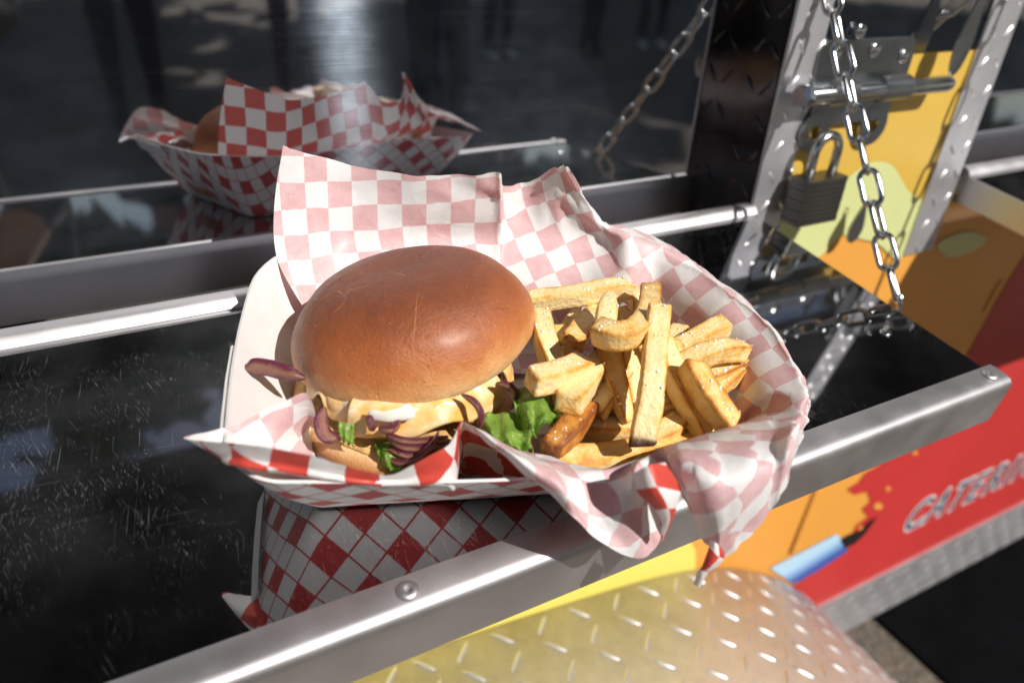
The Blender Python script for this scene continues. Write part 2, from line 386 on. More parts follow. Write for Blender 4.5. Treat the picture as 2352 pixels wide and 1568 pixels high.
def rings(loops, close_u=True, cap=(True, True)):
    n = len(loops[0]); V = [p for l in loops for p in l]; F = []
    for i in range(len(loops) - 1):
        for k in range(n if close_u else n - 1):
            F.append((i * n + k, i * n + (k + 1) % n, (i + 1) * n + (k + 1) % n, (i + 1) * n + k))
    if cap[0]: F.append(tuple(range(n))[::-1])
    if cap[1]: F.append(tuple(range((len(loops) - 1) * n, len(loops) * n)))
    return V, F
def gridfaces(R, K):
    return [(r * K + k, r * K + k + 1, (r + 1) * K + k + 1, (r + 1) * K + k) for r in range(R - 1) for k in range(K - 1)]
def disc(c, ax, r, th, seg=20, dome=0.0):
    ax = ax.normalized(); u = ax.orthogonal().normalized(); v = ax.cross(u); L = []
    for (rr, h) in ((r, 0), (r, th * .7), (r * .86, th), (r * .45, th + dome * .8), (r * .05, th + dome)):
        L.append([c + ax * h + (u * math.cos(2 * math.pi * k / seg) + v * math.sin(2 * math.pi * k / seg)) * rr for k in range(seg)])
    return rings(L)
NZ = lambda p, s, o=0: noise.noise(Vector(p) * s + Vector((o, o * 1.7, o * .3)))

# ================================================================== SETTING
GZ = -1.06
o = part('ground', ([(-60, -70, GZ), (60, -70, GZ), (60, 40, GZ), (-60, 40, GZ)], [(0, 1, 2, 3)]), GROUND, smooth=False); o['kind'] = 'structure'

# ================================================================== FOOD TRUCK
YW = -0.04
truck = thing('food_truck', 'food truck side with mirror steel window panels and orange, yellow and red graphics', 'food truck', Vector((0, 0.5, GZ)))
part('mirror_panel', box(-2.6, 0.0, 0.0, .01, -.25, 1.3), MIRROR, truck, False)
part('mirror_panel', box(.265, 1.9, 0.0, .01, -.25, 1.3), MIRROR, truck, False)
# return faces of the two window openings
part('window_jamb', box(.0, .0065, -.0385, .012, -.03, 1.3), JAMBM, truck, False)
part('window_jamb', box(.2575, .265, -.0385, .012, -.03, 1.3), JAMBM, truck, False)
# side skin below the windows and the post between them
part('side_panel', join(box(-2.6, .0065, YW, 0.012, -.66, -.05), box(.0065, .2575, YW, 0.012, -.66, 1.3), box(.2575, 3.0, YW, 0.012, -.66, -.05)), V_ORANGE, truck, False)
part('truck_body', box(-2.6, 3.0, .0125, 2.1, -.70, 1.9), simple('body_white', (.5, .5, .5), .5), truck, False)
part('polished_post_cover', box(.034, .222, YW - .0025, YW + .001, .116, 1.3), MIRROR, truck, False)
awn = part('added_awning', box(-1.6, 1.9, -.70, .0, 1.0, 1.03), AWN, truck, False)  # unseen awning added overhead to darken what the steel reflects
def flat(name, pts, y, mat, parent=truck):
    v = [Vector((p[0], y, p[1])) for p in pts]; n = len(v)
    v2 = [p + Vector((0, .0006, 0)) for p in v]
    area = sum(pts[i][0] * pts[(i + 1) % n][1] - pts[(i + 1) % n][0] * pts[i][1] for i in range(n))
    f = tuple(range(n)) if area > 0 else tuple(range(n))[::-1]
    return part(name, (v, [f]), mat, parent, False)
def wv(pts): return [(lambda q: (q.x, q.z))(py(u, v, YW)) for u, v in pts]
def smooth2(pts, n=5, closed=True):
    P = [Vector((p[0], p[1], 0)) for p in pts]; out = []; m = len(P)
    for i in range(m):
        for k in range(n): q = cat(P[(i - 1) % m], P[i], P[(i + 1) % m], P[(i + 2) % m], k / n); out.append((q.x, q.y))
    return out
# graphics: thin vinyl sheets, each a millimetre fraction above the one below
flat('yellow_graphic', [(-2.5, -.645), (-2.5, -.06), (-.02, -.06), (-.005, -.2), (.0, -.30), (.012, -.36), (.035, -.40), (.045, -.44), (.035, -.50), (.0, -.645)], YW - .0006, V_YELLOW)
flat('golden_graphic', [(.034, .115), (.222, .115), (.236, -.02), (.236, -.03)] + [(.205, -.035), (.17, -.02), (.14, -.012), (.10, -.02), (.06, -.01), (.033, .0)][::1], YW - .0008, V_GOLD)
gb = wv([(1740, 440), (1800, 400), (1870, 420), (1925, 420), (1960, 395), (2000, 372), (2040, 375), (2062, 400), (2085, 440), (2120, 470), (2095, 560), (2080, 585), (2050, 590), (2015, 560), (1975, 548), (1930, 540), (1890, 580), (1850, 600), (1800, 585), (1740, 540)])
flat('green_graphic', smooth2(gb, 4), YW - .0013, V_GREEN)
flat('green_graphic', smooth2(wv([(2150, 560), (2210, 532), (2262, 545), (2240, 572), (2180, 590)]), 4), YW - .0013, V_GREEN)
red = wv([(2440, 380), (2352, 585), (2318, 640), (2288, 690), (2262, 740), (2222, 810), (2180, 880), (2140, 950), (2108, 1000), (2080, 1008), (2062, 1032), (2030, 1045), (2020, 1066), (1985, 1085), (1972, 1105), (1944, 1122), (1962, 1135), (1990, 1128), (1998, 1150), (1978, 1168), (1992, 1185), (1965, 1205), (1952, 1240), (1900, 1290), (1830, 1338), (1760, 1372), (1700, 1440)])
red += [(.30, -.644), (2.9, -.644), (2.9, -.06)]
flat('red_graphic', red, YW - .0010, V_RED)
for cx_, cy_, rr in ((2015, 1160, 10), (2038, 1120, 6), (2138, 998, 11), (2100, 1038, 6), (1975, 1210, 6)):
    flat('paint_drop', wv([(cx_ + rr * math.cos(t) * (1 + .2 * math.sin(3 * t)), cy_ + rr * .8 * math.sin(t)) for t in [k * .628 for k in range(10)]]), YW - .0016, V_ORANGE)
flat('drip_graphic', wv([(2296, 640), (2306, 642), (2262, 725), (2256, 715)]), YW - .0016, V_ORANGE)
flat('brush_graphic', wv([(1766, 1302), (1918, 1224), (1932, 1236), (1946, 1262), (1880, 1305), (1822, 1338)]), YW - .0020, V_BLUE)
flat('brush_tip_graphic', wv([(1926, 1236), (1950, 1224), (1975, 1214), (1996, 1192), (2012, 1183), (2000, 1200), (1985, 1222), (1960, 1246), (1938, 1256)]), YW - .0024, V_BLACK)
flat('panel_seam', wv([(1884, 1085), (1888, 1086), (1816, 1270), (1811, 1268)]), YW - .0027, simple('seam_brown', (.40, .16, .02), .6))  # dark brown strip along the panel joint
# lettering
def letter_mesh(ch, off):
    cu = bpy.data.curves.new('t', 'FONT'); cu.body = ch; cu.offset = off; cu.size = 1; cu.shear = .28; cu.extrude = .004; cu.resolution_u = 4
    to = bpy.data.objects.new('t', cu); COL.objects.link(to); bpy.context.view_layer.update()
    dg = bpy.context.evaluated_depsgraph_get(); me = bpy.data.meshes.new_from_object(to.evaluated_get(dg)); w = to.dimensions.x
    V = [Vector(v.co) for v in me.vertices]; F = [tuple(p.vertices) for p in me.polygons]
    bpy.data.objects.remove(to); bpy.data.curves.remove(cu); bpy.data.meshes.remove(me); return V, F
LH, LX, LZ = .080, .450, -.558
x = LX
for ch in 'CATERING':
    for off, mat, y, nm in ((.052, V_WHITE, YW - .0018, 'letter_outline'), (.006, V_NAVY, YW - .0024, 'letter')):
        V, F = letter_mesh(ch, off)
        part(nm, ([Vector((x + v.x * LH * .80, y + v.z * .02, LZ + v.y * LH)) for v in V], F), mat, truck, False)
    x += .027 if ch == 'I' else (.052 if ch in 'CGN' else .047)

def lug(c, ax, nrm, ln=.018, wd=.0042, ht=.0011):
    """one raised almond-shaped tread lug"""
    ax = ax.normalized(); sd = nrm.cross(ax).normalized(); V = []; 
    prof = ((-1, 0), (-.55, .8), (0, 1), (.55, .8), (1, 0), (.55, -.8), (0, -1), (-.55, -.8))
    for a, b_ in prof: V.append(c + ax * (a * ln / 2) + sd * (b_ * wd / 2) - nrm * .0003)
    for a, b_ in prof: V.append(c + ax * (a * ln * .33) + sd * (b_ * wd * .26) + nrm * ht)
    F = [(k, (k + 1) % 8, 8 + (k + 1) % 8, 8 + k) for k in range(8)] + [tuple(range(8, 16))]
    return V, F
def strip_lugs(x0, x1, z0, z1, y, step=.02, ln=.016):
    out = []; i = 0; z = z0
    while z < z1:
        j = 0; xx = x0 + step * .3
        while xx < x1:
            d = 1 if (i + j) % 2 else -1
            out.append(lug(Vector((xx, y, z)), Vector((.75, 0, .9 * d)), Vector((0, -1, 0)), ln)); xx += step * .62; j += 1
        z += step * .8; i += 1
    return join(*out)
tl = part('diamond_trim', box(.0, .034, YW - .003, YW - .0001, -.028, 1.3), DIAM, truck, False)
q = part('tread_lugs', strip_lugs(.004, .034, -.02, .5, YW - .003, .030, .015), LUG, tl, True); q['kind'] = 'stuff'
tr_ = part('diamond_trim', box(.222, .2640, YW - .003, YW - .0001, -.075, 1.3), DIAM, truck, False)
q = part('tread_lugs', strip_lugs(.228, .262, -.07, .5, YW - .003, .031, .017), LUG, tr_, True); q['kind'] = 'stuff'
sk = part('skirt_trim', box(-2.6, 3.0, YW - .004, YW - .0002, -.755, -.644), DIAM, truck, False)
q = part('tread_lugs', strip_lugs(.0, 1.5, -.748, -.648, YW - .004, .034, .020), LUG, sk, True); q['kind'] = 'stuff'
jl = []
for k in range(40):
    for m in range(2):
        z = -.01 + k * .026; d = 1 if (k + m) % 2 else -1
        jl.append(lug(Vector((-.0001, -.03 + m * .017, z)), Vector((0, .8, .9 * d)), Vector((-1, 0, 0)), .019, .004, .0012))
q = part('tread_lugs', join(*jl), JAMBM, truck, True); q['kind'] = 'stuff'
# black chassis under the skirt, right of the wheel
part('underbody', box(1.6, 3.0, .5, 1.2, GZ + .02, -.705), BLACKM, truck, False)
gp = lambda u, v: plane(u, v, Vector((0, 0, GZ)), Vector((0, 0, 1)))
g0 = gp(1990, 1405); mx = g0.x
dark_sheet = part('dark_ground_sheet', box(mx, mx + 2.4, -.75, 2.0, GZ + .001, GZ + .010), BLACKM, None, False)  # made-up black sheet filling the dark area below the skirt
tag(dark_sheet, 'flat black sheet added to fill the dark ground below the red panel at the lower right', 'mat')

# diamond-plate fender arching over the wheel
prof = [(-1.25, -.60), (-1.05, -.45), (-.8, -.385), (-.55, -.366), (-.378, -.369), (-.275, -.377), (-.15, -.392), (-.02, -.413), (.072, -.441), (.164, -.497), (.24, -.563), (.30, -.63), (.345, -.71), (.37, -.80), (.38, -.93)]
pp = smooth_path([Vector((x, 0, z)) for x, z in prof], 6)
def fend(y, drop=0.0): return [Vector((p.x, y, p.z - drop)) for p in pp]
fen = thing('wheel_fender', 'diamond plate metal fender curving down below the shelf', 'fender', Vector((-.3, -.2, -.5)))
part('fender_plate', rings([fend(YW - .0045, .004), fend(YW - .0045), fend(-.34), fend(-.348, .004), fend(-.35, .05)], False, (False, False)), FEND, fen, True)
lm = None; cnt = 0; acc = 0; row = 0
LUGP = .0265
for i in range(len(pp) - 1):
    seg = (pp[i + 1] - pp[i]).length; acc += seg
    if acc < LUGP: continue
    acc = 0; row += 1
    t = (pp[i + 1] - pp[i]).normalized(); nr = Vector((-t.z, 0, t.x)); nr = nr if nr.z > 0 or nr.x > 0 else -nr
    for j in range(12):
        yy = -.058 - j * LUGP + (LUGP * .5 if row % 2 else 0) * 0
        c = pp[i] + Vector((0, yy, 0)); u, v, _ = project(c)
        if not (-60 < u < 2420 and v < 1640) or cnt >= 300: continue
        d = 1 if (row + j) % 2 else -1
        ax = (t * .72 + Vector((0, 1, 0)) * .72 * d).normalized()
        if lm is None:
            V, F = lug(Vector(), Vector((1, 0, 0)), Vector((0, 0, 1)), .0290, .0048, .0013); lm = mesh('tread_lug', V, F, LUG, True)
        ob = link(bpy.data.objects.new('tread_lug', lm)); ob.parent = fen
        sdv = nr.cross(ax)
        ob.matrix_basis = Matrix.Translation(Vector(-fen.matrix_basis.translation)) @ Matrix(((ax.x, sdv.x, nr.x, c.x), (ax.y, sdv.y, nr.y, c.y), (ax.z, sdv.z, nr.z, c.z), (0, 0, 0, 1)))
        cnt += 1

# ================================================================== SHELVES
def shelf(x0, x1, label, back_break=None):
    cx_ = (x0 + x1) / 2
    t = thing('fold_down_shelf', label, 'shelf', SH(cx_, -D / 2, 0), 'fold-down serving shelves')
    # polished top sheet; its own axes follow the shelf
    me_v, me_f = box(x0 + .001, x1, -D, .0, -.0025, .0)
    me = mesh('shelf_top', [Vector(v) - Vector((cx_, -D / 2, 0)) for v in me_v], me_f, SHELFM, False)
    ob = link(bpy.data.objects.new('shelf_top', me)); ob.parent = t; ob.matrix_basis = Matrix.Rotation(DL, 4, 'X')
    # front edge: rounded aluminium extrusion
    prf = [(-D + .001, -.0005), (-D + .001, .0012), (-D - .003, .0016), (-D - .0100, .0012), (-D - .0126, .0005), (-D - .0141, -.0008), (-D - .0150, -.0028), (-D - .0152, -.0055), (-D - .0152, -.031), (-D - .0135, -.0315), (-D - .0135, -.004), (-D, -.0015)]
    part('front_trim', rings([[SH(xx, s, h) for s, h in prf] for xx in (x0 - .001, x1 + .006)]), TRIM, t, True, sharp=40)
    prb = [(-.0015, -.001), (-.0015, .0012), (.002, .0052), (.006, .0066), (.010, .0060), (.0125, .003), (.013, -.001), (.013, -.026), (.0118, -.026), (.0118, -.003), (.0, -.0015)]
    segs = [(x0 - .001, x1 + .002)] if back_break is None else [(x0 - .001, back_break), (back_break + .0012, x1 + .002)]
    for a, b in segs:
        part('back_trim', rings([[SH(xx, s, h) for s, h in prb] for xx in (a, b)]), TRIM, t, True, sharp=40)
    # turned-down ends and a stiffener below
    part('side_flange', box(x0 - .0015, x0 + .0009, -D - .001, .0, -.026, -.0004, SH), TRIM, t, False)
    part('side_flange', box(x1 - .0018, x1 + .0004, -D - .001, .0, -.026, -.0028, SH), TRIM, t, False)
    return t
s1 = shelf(-1.5, 0.0, 'polished steel fold-down shelf carrying the burger tray', -.353)
for (xx, ss) in ((-.3716, -D - .0062), (-.006, -D - .0062), (-.737, -D - .0062), (-1.10, -D - .0062)):
    c = SH(xx, ss, .0014); r = .0046; seg = 24; L = []
    for rr, h in ((r, 0), (r * .98, .0007), (r * .8, .0015), (r * .52, .0018), (r * .36, .0016), (r * .3, .0004), (r * .05, .0003)):
        L.append([c + EN * h + (EX * math.cos(2 * math.pi * k / seg) + EY * math.sin(2 * math.pi * k / seg)) * rr for k in range(seg)])
    part('rivet', rings(L), TRIM, s1, True, sharp=50)
part('rivet', disc(SH(-.03, -.155, 0), EN, .0035, .0008, 16, .0006), CHROME, s1, True)
s2 = shelf(.275, 1.9, 'second polished steel shelf at right edge, beyond the yellow post')

# ================================================================== CHAINS
def link_mesh(L, Wd, r):
    pts = []; R = Wd / 2 - r; h = L / 2 - Wd / 2
    for k in range(9): a = math.pi * k / 8; pts.append(Vector((h + R * math.sin(a), R * math.cos(a), 0)))
    for k in range(9): a = math.pi * k / 8; pts.append(Vector((-h - R * math.sin(a), -R * math.cos(a), 0)))
    V, F = tube(pts, r, 10, True); return mesh('chain_link', V, F, CHROME, True)
LM = link_mesh(.0285, .0148, .0019)
def chain(A, B, sag, label, n, roll0):
    t = thing('support_chain', label, 'chain', B, 'shelf support chains')
    pts = [A.lerp(B, i / 60) + Vector((0, 0, -sag * 4 * (i / 60) * (1 - i / 60))) for i in range(61)]
    cum = [0]
    for i in range(60): cum.append(cum[-1] + (pts[i + 1] - pts[i]).length)
    def at(s):
        for i in range(60):
            if cum[i + 1] >= s: return pts[i].lerp(pts[i + 1], (s - cum[i]) / (cum[i + 1] - cum[i]))
        return pts[-1]
    p = cum[-1] / n; rr = random.Random(3)
    for i in range(n):
        c = at((i + .5) * p); ax = (at((i + .8) * p) - at((i + .2) * p)).normalized()
        sd_ = ax.cross((c - CAM).normalized()).normalized(); nr = ax.cross(sd_)
        ang = roll0 + (math.pi / 2 if i % 2 else 0) + rr.uniform(-.22, .22)
        s2_ = sd_ * math.cos(ang) + nr * math.sin(ang); n2 = ax.cross(s2_)
        ob = link(bpy.data.objects.new('chain_link', LM)); ob.parent = t
        ob.matrix_basis = Matrix.Translation(-B) @ Matrix(((ax.x, s2_.x, n2.x, c.x), (ax.y, s2_.y, n2.y, c.y), (ax.z, s2_.z, n2.z, c.z), (0, 0, 0, 1)))
    part('end_hook', tube([B + Vector((.0, 0, .004)), B + Vector((.003, -.001, -.004)), B + Vector((.002, -.002, -.014)), B + Vector((-.004, -.002, -.016))], .002, 8), CHROME, t)
    part('wall_eye', tube([A + Vector((0, .012, .004)), A + Vector((0, 0, .006)), A + Vector((0, -.004, .0)), A + Vector((0, 0, -.004))], .0022, 8), CHROME, t)
    return t
chain(Vector((.0190, -.046, .168)), Vector((.0048, -.1797, -.012)), .004, 'zinc chain running down to the right edge of the burger shelf', 10, .25)
chain(Vector((.236, -.048, .19)), Vector((.268, -.235, -.016)), .004, 'chain outside the right edge of view whose shadow falls on the yellow post', 12, .35)

# ================================================================== LATCH, PADLOCK, TAGS
def plate(pts, y, th, mat, name, parent, nrm=Vector((0, -1, 0))):
    n = len(pts); V = [Vector((p[0], y, p[1])) for p in pts] + [Vector((p[0], y - th, p[1])) for p in pts]
    area = sum(pts[i][0] * pts[(i + 1) % n][1] - pts[(i + 1) % n][0] * pts[i][1] for i in range(n))
    f0, f1 = tuple(range(n)), tuple(range(n, 2 * n))
    F = [f0[::-1], f1] if area > 0 else [f0, f1[::-1]]
    F += [(k, (k + 1) % n, n + (k + 1) % n, n + k) for k in range(n)]
    return part(name, (V, F), mat, parent, False)
def rrect(x0, x1, z0, z1, r, n=4):
    out = []
    for cx_, cz, a0 in ((x1 - r, z1 - r, 0), (x0 + r, z1 - r, 1), (x0 + r, z0 + r, 2), (x1 - r, z0 + r, 3)):
        for k in range(n + 1): a = (a0 + k / n) * math.pi / 2; out.append((cx_ + r * math.cos(a), cz + r * math.sin(a)))
    return out
la = thing('slide_bolt_latch', 'zinc slide bolt latch fixed on the yellow post behind the chain', 'latch', Vector((.09, YW, .09)))
plate(rrect(.030, .136, .083, .128, .008), YW - .003, .0025, DULL, 'back_plate', la)
RY = YW - .0145; RZ = .0925
part('bolt_rod', tube([Vector((x, RY, RZ)) for x in (.014, .0155, .176, .180, .1815)], [.0060, .0068, .0068, .0058, .003], 18), CHROME, la)
part('bolt_nut', rings([[Vector((xx, RY + r * math.cos(k * math.pi / 3), RZ + r * math.sin(k * math.pi / 3))) for k in range(6)] for xx, r in ((.0085, .008), (.0095, .0098), (.0155, .0098), (.0165, .008))]), CHROME, la, False)
for x0, x1 in ((.040, .066), (.096, .128)):
    L = []
    for xx in (x0, x1):
        ring = []
        for r in (.0098, .0072):
            for k in range(13):
                a = math.pi * k / 12; a = a if r > .008 else math.pi - a
                ring.append(Vector((xx, RY + .003 - (r) * math.sin(a), RZ + r * math.cos(a))))
        L.append(ring)
    part('bolt_saddle', rings(L), DULL, la, True, sharp=40)
for xx, zz in ((.046, .118), (.088, .120), (.124, .114), (.066, .134)):
    part('screw_head', disc(Vector((xx, YW - .0055, zz)), Vector((0, -1, 0)), .0055, .0016, 16, .001), CHROME, la)
for xx, zz in ((.045, .062), (.112, .062)):
    # hasp ears with a hole: ring profile
    seg = 28; L = []
    for (rr, yy) in ((.0145, -.001), (.0145, -.0035), (.0055, -.0035), (.0055, -.001), (.0145, -.001)):
        L.append([Vector((xx + (rr * (1.1 if rr > .01 else 1)) * math.cos(2 * math.pi * k / seg), YW - .003 + yy, zz + rr * math.sin(2 * math.pi * k / seg) * (1.15 if rr > .01 else 1))) for k in range(seg)])
    part('hasp_ear', rings(L, True, (False, False)), DULL, la, True, sharp=35)
plate(rrect(.036, .126, .066, .086, .004), YW - .004, .0022, DULL, 'hasp_bridge', la)

lk = thing('padlock', 'laminated steel padlock hanging from the latch', 'padlock', Vector((.062, YW - .02, -.012)))
lx0, lx1, lz0, lz1, ly0, ly1 = .025, .071, -.006, .031, YW - .009, YW - .029
nl = 9
for k in range(nl):
    z0 = lz0 + (lz1 - lz0) * k / nl; z1 = z0 + (lz1 - lz0) / nl - .0005
    pts = rrect(lx0, lx1, ly1, ly0, .003, 3); ins = .0006 if k % 2 else 0
    V = [Vector((x + (ins if x < .048 else -ins), y, z0)) for x, y in pts] + [Vector((x + (ins if x < .048 else -ins), y, z1)) for x, y in pts]; n = len(pts)
    part('lock_plate', (V, [tuple(range(n))[::-1], tuple(range(n, 2 * n))] + [(i, (i + 1) % n, n + (i + 1) % n, n + i) for i in range(n)]), LAMI, lk, False)
part('lock_core', box(lx0 + .001, lx1 - .001, ly1 + .001, ly0 - .001, lz0 + .0005, lz1 - .0008), LAMI, lk, False)
ym = (ly0 + ly1) / 2
part('shackle', tube([Vector((.0355, ym, lz1 - .004)), Vector((.0355, ym, .046))] + [Vector((.048 - .0125 * math.cos(a), ym, .050 + .0125 * math.sin(a))) for a in [k * math.pi / 10 for k in range(11)]] + [Vector((.0605, ym, .046)), Vector((.0605, ym, lz1 - .004))], .0037, 12), CHROME, lk)

def teardrop(top, ln, wd, y, tilt, label, mat=DULL):
    pts = []
    for k in range(24):
        a = 2 * math.pi * k / 24; zz = -ln * .62 + ln * .38 * math.cos(a) * 1.0; w = wd / 2 * math.sin(a)
        if math.cos(a) > 0: zz = -ln * .62 + ln * .62 * math.cos(a); w *= (1 - .55 * math.cos(a))
        xx = w; pts.append((top[0] + xx * math.cos(tilt) - zz * math.sin(tilt), top[1] + zz * math.cos(tilt) + xx * math.sin(tilt)))
    t = thing('metal_tag', label, 'tag', Vector((top[0], y, top[1])))
    plate(pts, y, .0018, mat, 'tag_plate', t)
    part('tag_ring', tube([Vector((top[0] + .003 * math.cos(a), y - .001, top[1] + .001 + .004 * math.sin(a))) for a in [k * math.pi / 6 for k in range(12)]], .0006, 6, True), CHROME, t)
teardrop((.122, -.004), .036, .018, YW - .013, -.12, 'small dark grey metal tag hanging below the padlock beside the chain')
teardrop((.176, .168), .068, .020, YW - .02, -.10, 'long grey metal tag hanging above the slide bolt')

# ================================================================== PAPER TRAY
tray = thing('paper_tray', 'paper food tray, white inside with red checks outside, on the steel shelf', 'tray', TR(.09, .055, 0))
def rrpath(x0, x1, y0, y1, rr, n):
    """n points per straight side and per corner, counter-clockwise from front-left; rr: corner radii front-right, back-right, back-left, front-left"""
    P = []; a_, b_, c_, d_ = rr
    cs = [(x1 - a_, y0 + a_, -90, a_), (x1 - b_, y1 - b_, 0, b_), (x0 + c_, y1 - c_, 90, c_), (x0 + d_, y0 + d_, 180, d_)]
    st = [((x0 + d_, y0), (x1 - a_, y0)), ((x1, y0 + a_), (x1, y1 - b_)), ((x1 - b_, y1), (x0 + c_, y1)), ((x0, y1 - c_), (x0, y0 + d_))]
    for k in range(4):
        a, b = st[k]
        for i in range(n): P.append((a[0] + (b[0] - a[0]) * i / n, a[1] + (b[1] - a[1]) * i / n))
        for i in range(n): q = R_(cs[k][2] + 90 * i / n); P.append((cs[k][0] + cs[k][3] * math.cos(q), cs[k][1] + cs[k][3] * math.sin(q)))
    return P
NP = 14
base = rrpath(.0, .180, .0, .112, (.010, .012, .012, .0035), NP); rim = rrpath(-.0265, .215, -.029, .151, (.046, .050, .058, .020), NP)
rim = [(x - (.0055 * max(0, 1 - ((y - .06) / .085) ** 2) if x < .03 else 0), y) for x, y in rim]
def rimh(p):
    x = (p[0] + .031) / .247; y = (p[1] + .031) / .177
    return .047 + .004 * abs(2 * x - 1) ** 2 * (1 if x < .5 else -1.2) - (.006 * max(0, x - .55) / .45) - .004 * math.exp(-((x - .45) / .3) ** 2) * (1 if y < .3 else 0)
cen = (.0925, .0575)
V, UV, F, MI = [], [], [], []
rowsT = (0.0, .12, .5, .8, 1.0)
M_ = len(base)
def tray_pt(k, t, off):
    b_, r_ = base[k], rim[k]; bul = math.sin(t * math.pi) * .0025
    x = b_[0] + (r_[0] - b_[0]) * t; y = b_[1] + (r_[1] - b_[1]) * t; h = .0012 + rimh(r_) * t
    dx, dy = (r_[0] - b_[0]), (r_[1] - b_[1]); l = math.hypot(dx, dy)
    x += dx / l * (bul - off); y += dy / l * (bul - off); return x, y, h + (off if t < .05 else off * .4)
for side, off in ((0, 0.0), (1, .0011)):
    n0 = len(V)
    for t in rowsT:
        for k in range(M_):
            x, y, h = tray_pt(k, t, off); V.append(TR(x, y, h))
            b_, r_ = base[k], rim[k]; dx, dy = (r_[0] - b_[0]), (r_[1] - b_[1]); l = math.hypot(dx, dy); sl = math.hypot(l, rimh(r_)) * t
            UV.append((b_[0] + dx / l * sl, b_[1] + dy / l * sl))
    for i in range(len(rowsT) - 1):
        for k in range(M_):
            q = (n0 + i * M_ + k, n0 + i * M_ + (k + 1) % M_, n0 + (i + 1) * M_ + (k + 1) % M_, n0 + (i + 1) * M_ + k)
            F.append(q if side == 0 else q[::-1]); MI.append(side)
    cap = tuple(n0 + k for k in range(M_)); F.append(cap[::-1] if side == 0 else cap); MI.append(side)
nO = (len(rowsT) - 1) * M_; nI = len(rowsT) * M_ + nO
for k in range(M_): F.append((nO + k, nO + (k + 1) % M_, nI + (k + 1) % M_, nI + k)); MI.append(1)
part('tray_board', (V, F), [TRAYO, TRAYI], tray, True, UV, MI, 50)
# folded corner layer showing as a second board edge at the front-left corner
vv = []
for dz in (0, .0008):
    for k in (-22, -19, -16, -14):
        kk = k % M_
        for t in (.82, .985):
            x, y, h = tray_pt(kk, t, -.0016 - dz); vv.append(TR(x, y, h))
ff = []
for i in range(3): ff += [(2 * i, 2 * i + 1, 2 * i + 3, 2 * i + 2), (8 + 2 * i, 8 + 2 * i + 2, 8 + 2 * i + 3, 8 + 2 * i + 1), (2 * i + 1, 8 + 2 * i + 1, 8 + 2 * i + 3, 2 * i + 3)]
part('corner_fold', (vv, ff + [(0, 8, 9, 1), (6, 7, 15, 14)]), TRAYI, tray, False)

# ================================================================== LINER PAPER
def sp(k):
    kind = k[0]
    if kind == 'T': return TR(*k[1:])
    if kind == 'P': return ph(*k[1:])
    return pb(*k[1:])
# each station: centre, base, wall, rim, mid, edge   + outward direction on the flat sheet
ST = []
def st(base_ab, wall, rim_, mid, edge, d):
    ST.append(([TR(cen[0] + (base_ab[0] - cen[0]) * .45, cen[1] + (base_ab[1] - cen[1]) * .45, .0045), TR(base_ab[0], base_ab[1], .0055)] + [sp(k) for k in (wall, rim_, mid, edge)], Vector((base_ab[0], base_ab[1], 0)), Vector((d[0], d[1], 0)).normalized()))
up_ = (0, 1)
st((.004, .098), ('B', 690, 692, .104), ('B', 636, 590, .119), ('B', 630, 470, .130), ('B', 650, 335, .138), up_)
st((.022, .103), ('B', 730, 680, .113), ('B', 706, 575, .128), ('B', 708, 460, .138), ('B', 712, 352, .144), up_)
st((.036, .107), ('B', 800, 670, .120), ('B', 790, 552, .141), ('B', 788, 460, .148), ('B', 790, 374, .152), up_)
st((.050, .107), ('B', 880, 665, .120), ('B', 870, 550, .141), ('B', 868, 470, .147), ('B', 870, 390, .150), up_)
st((.064, .107), ('B', 960, 662, .120), ('B', 955, 549, .141), ('B', 957, 475, .143), ('B', 960, 402, .144), up_)
st((.080, .107), ('B', 1050, 660, .120), ('B', 1050, 549, .140), ('B', 1052, 475, .141), ('B', 1055, 404, .141), up_)
st((.093, .107), ('B', 1120, 655, .120), ('B', 1125, 549, .139), ('B', 1128, 475, .139), ('B', 1130, 399, .138), up_)
st((.098, .107), ('B', 1142, 652, .120), ('B', 1150, 549, .138), ('B', 1152, 475, .137), ('B', 1151, 403, .1365), up_)
st((.100, .107), ('B', 1152, 650, .122), ('B', 1156, 549, .142), ('B', 1158, 480, .148), ('B', 1157, 425, .150), (.06, 1))
st((.110, .107), ('B', 1190, 645, .122), ('B', 1196, 545, .142), ('B', 1202, 475, .152), ('B', 1205, 418, .155), (.12, 1))
st((.122, .106), ('B', 1250, 640, .121), ('B', 1256, 540, .141), ('B', 1254, 460, .147), ('B', 1250, 397, .149), (.2, 1))
st((.134, .105), ('B', 1310, 636, .120), ('B', 1312, 540, .139), ('B', 1302, 450, .141), ('B', 1287, 384, .141), (.3, 1))
st((.143, .104), ('B', 1350, 636, .118), ('B', 1352, 548, .136), ('B', 1338, 465, .138), ('B', 1312, 394, .138), (.4, 1))
st((.155, .102), ('B', 1400, 640, .112), ('B', 1395, 560, .130), ('P', 1386, 520, .064), ('P', 1373, 496, .067), (.55, .9))
st((.166, .100), ('B', 1450, 650, .106), ('P', 1440, 565, .060), ('P', 1438, 534, .064), ('P', 1436, 520, .058), (.65, .75))
st((.174, .098), ('P', 1505, 662, .040), ('P', 1510, 585, .056), ('P', 1516, 562, .058), ('P', 1524, 558, .044), (.75, .65))
st((.177, .09), ('P', 1562, 694, .042), ('P', 1585, 622, .055), ('P', 1600, 610, .056), ('P', 1611, 612, .042), (.85, .5))
st((.178, .078), ('P', 1625, 742, .043), ('P', 1660, 675, .056), ('P', 1676, 665, .057), ('P', 1690, 672, .042), (.95, .3))
st((.178, .062), ('P', 1680, 790, .044), ('P', 1728, 728, .055), ('P', 1744, 722, .056), ('P', 1757, 731, .042), (1, .1))
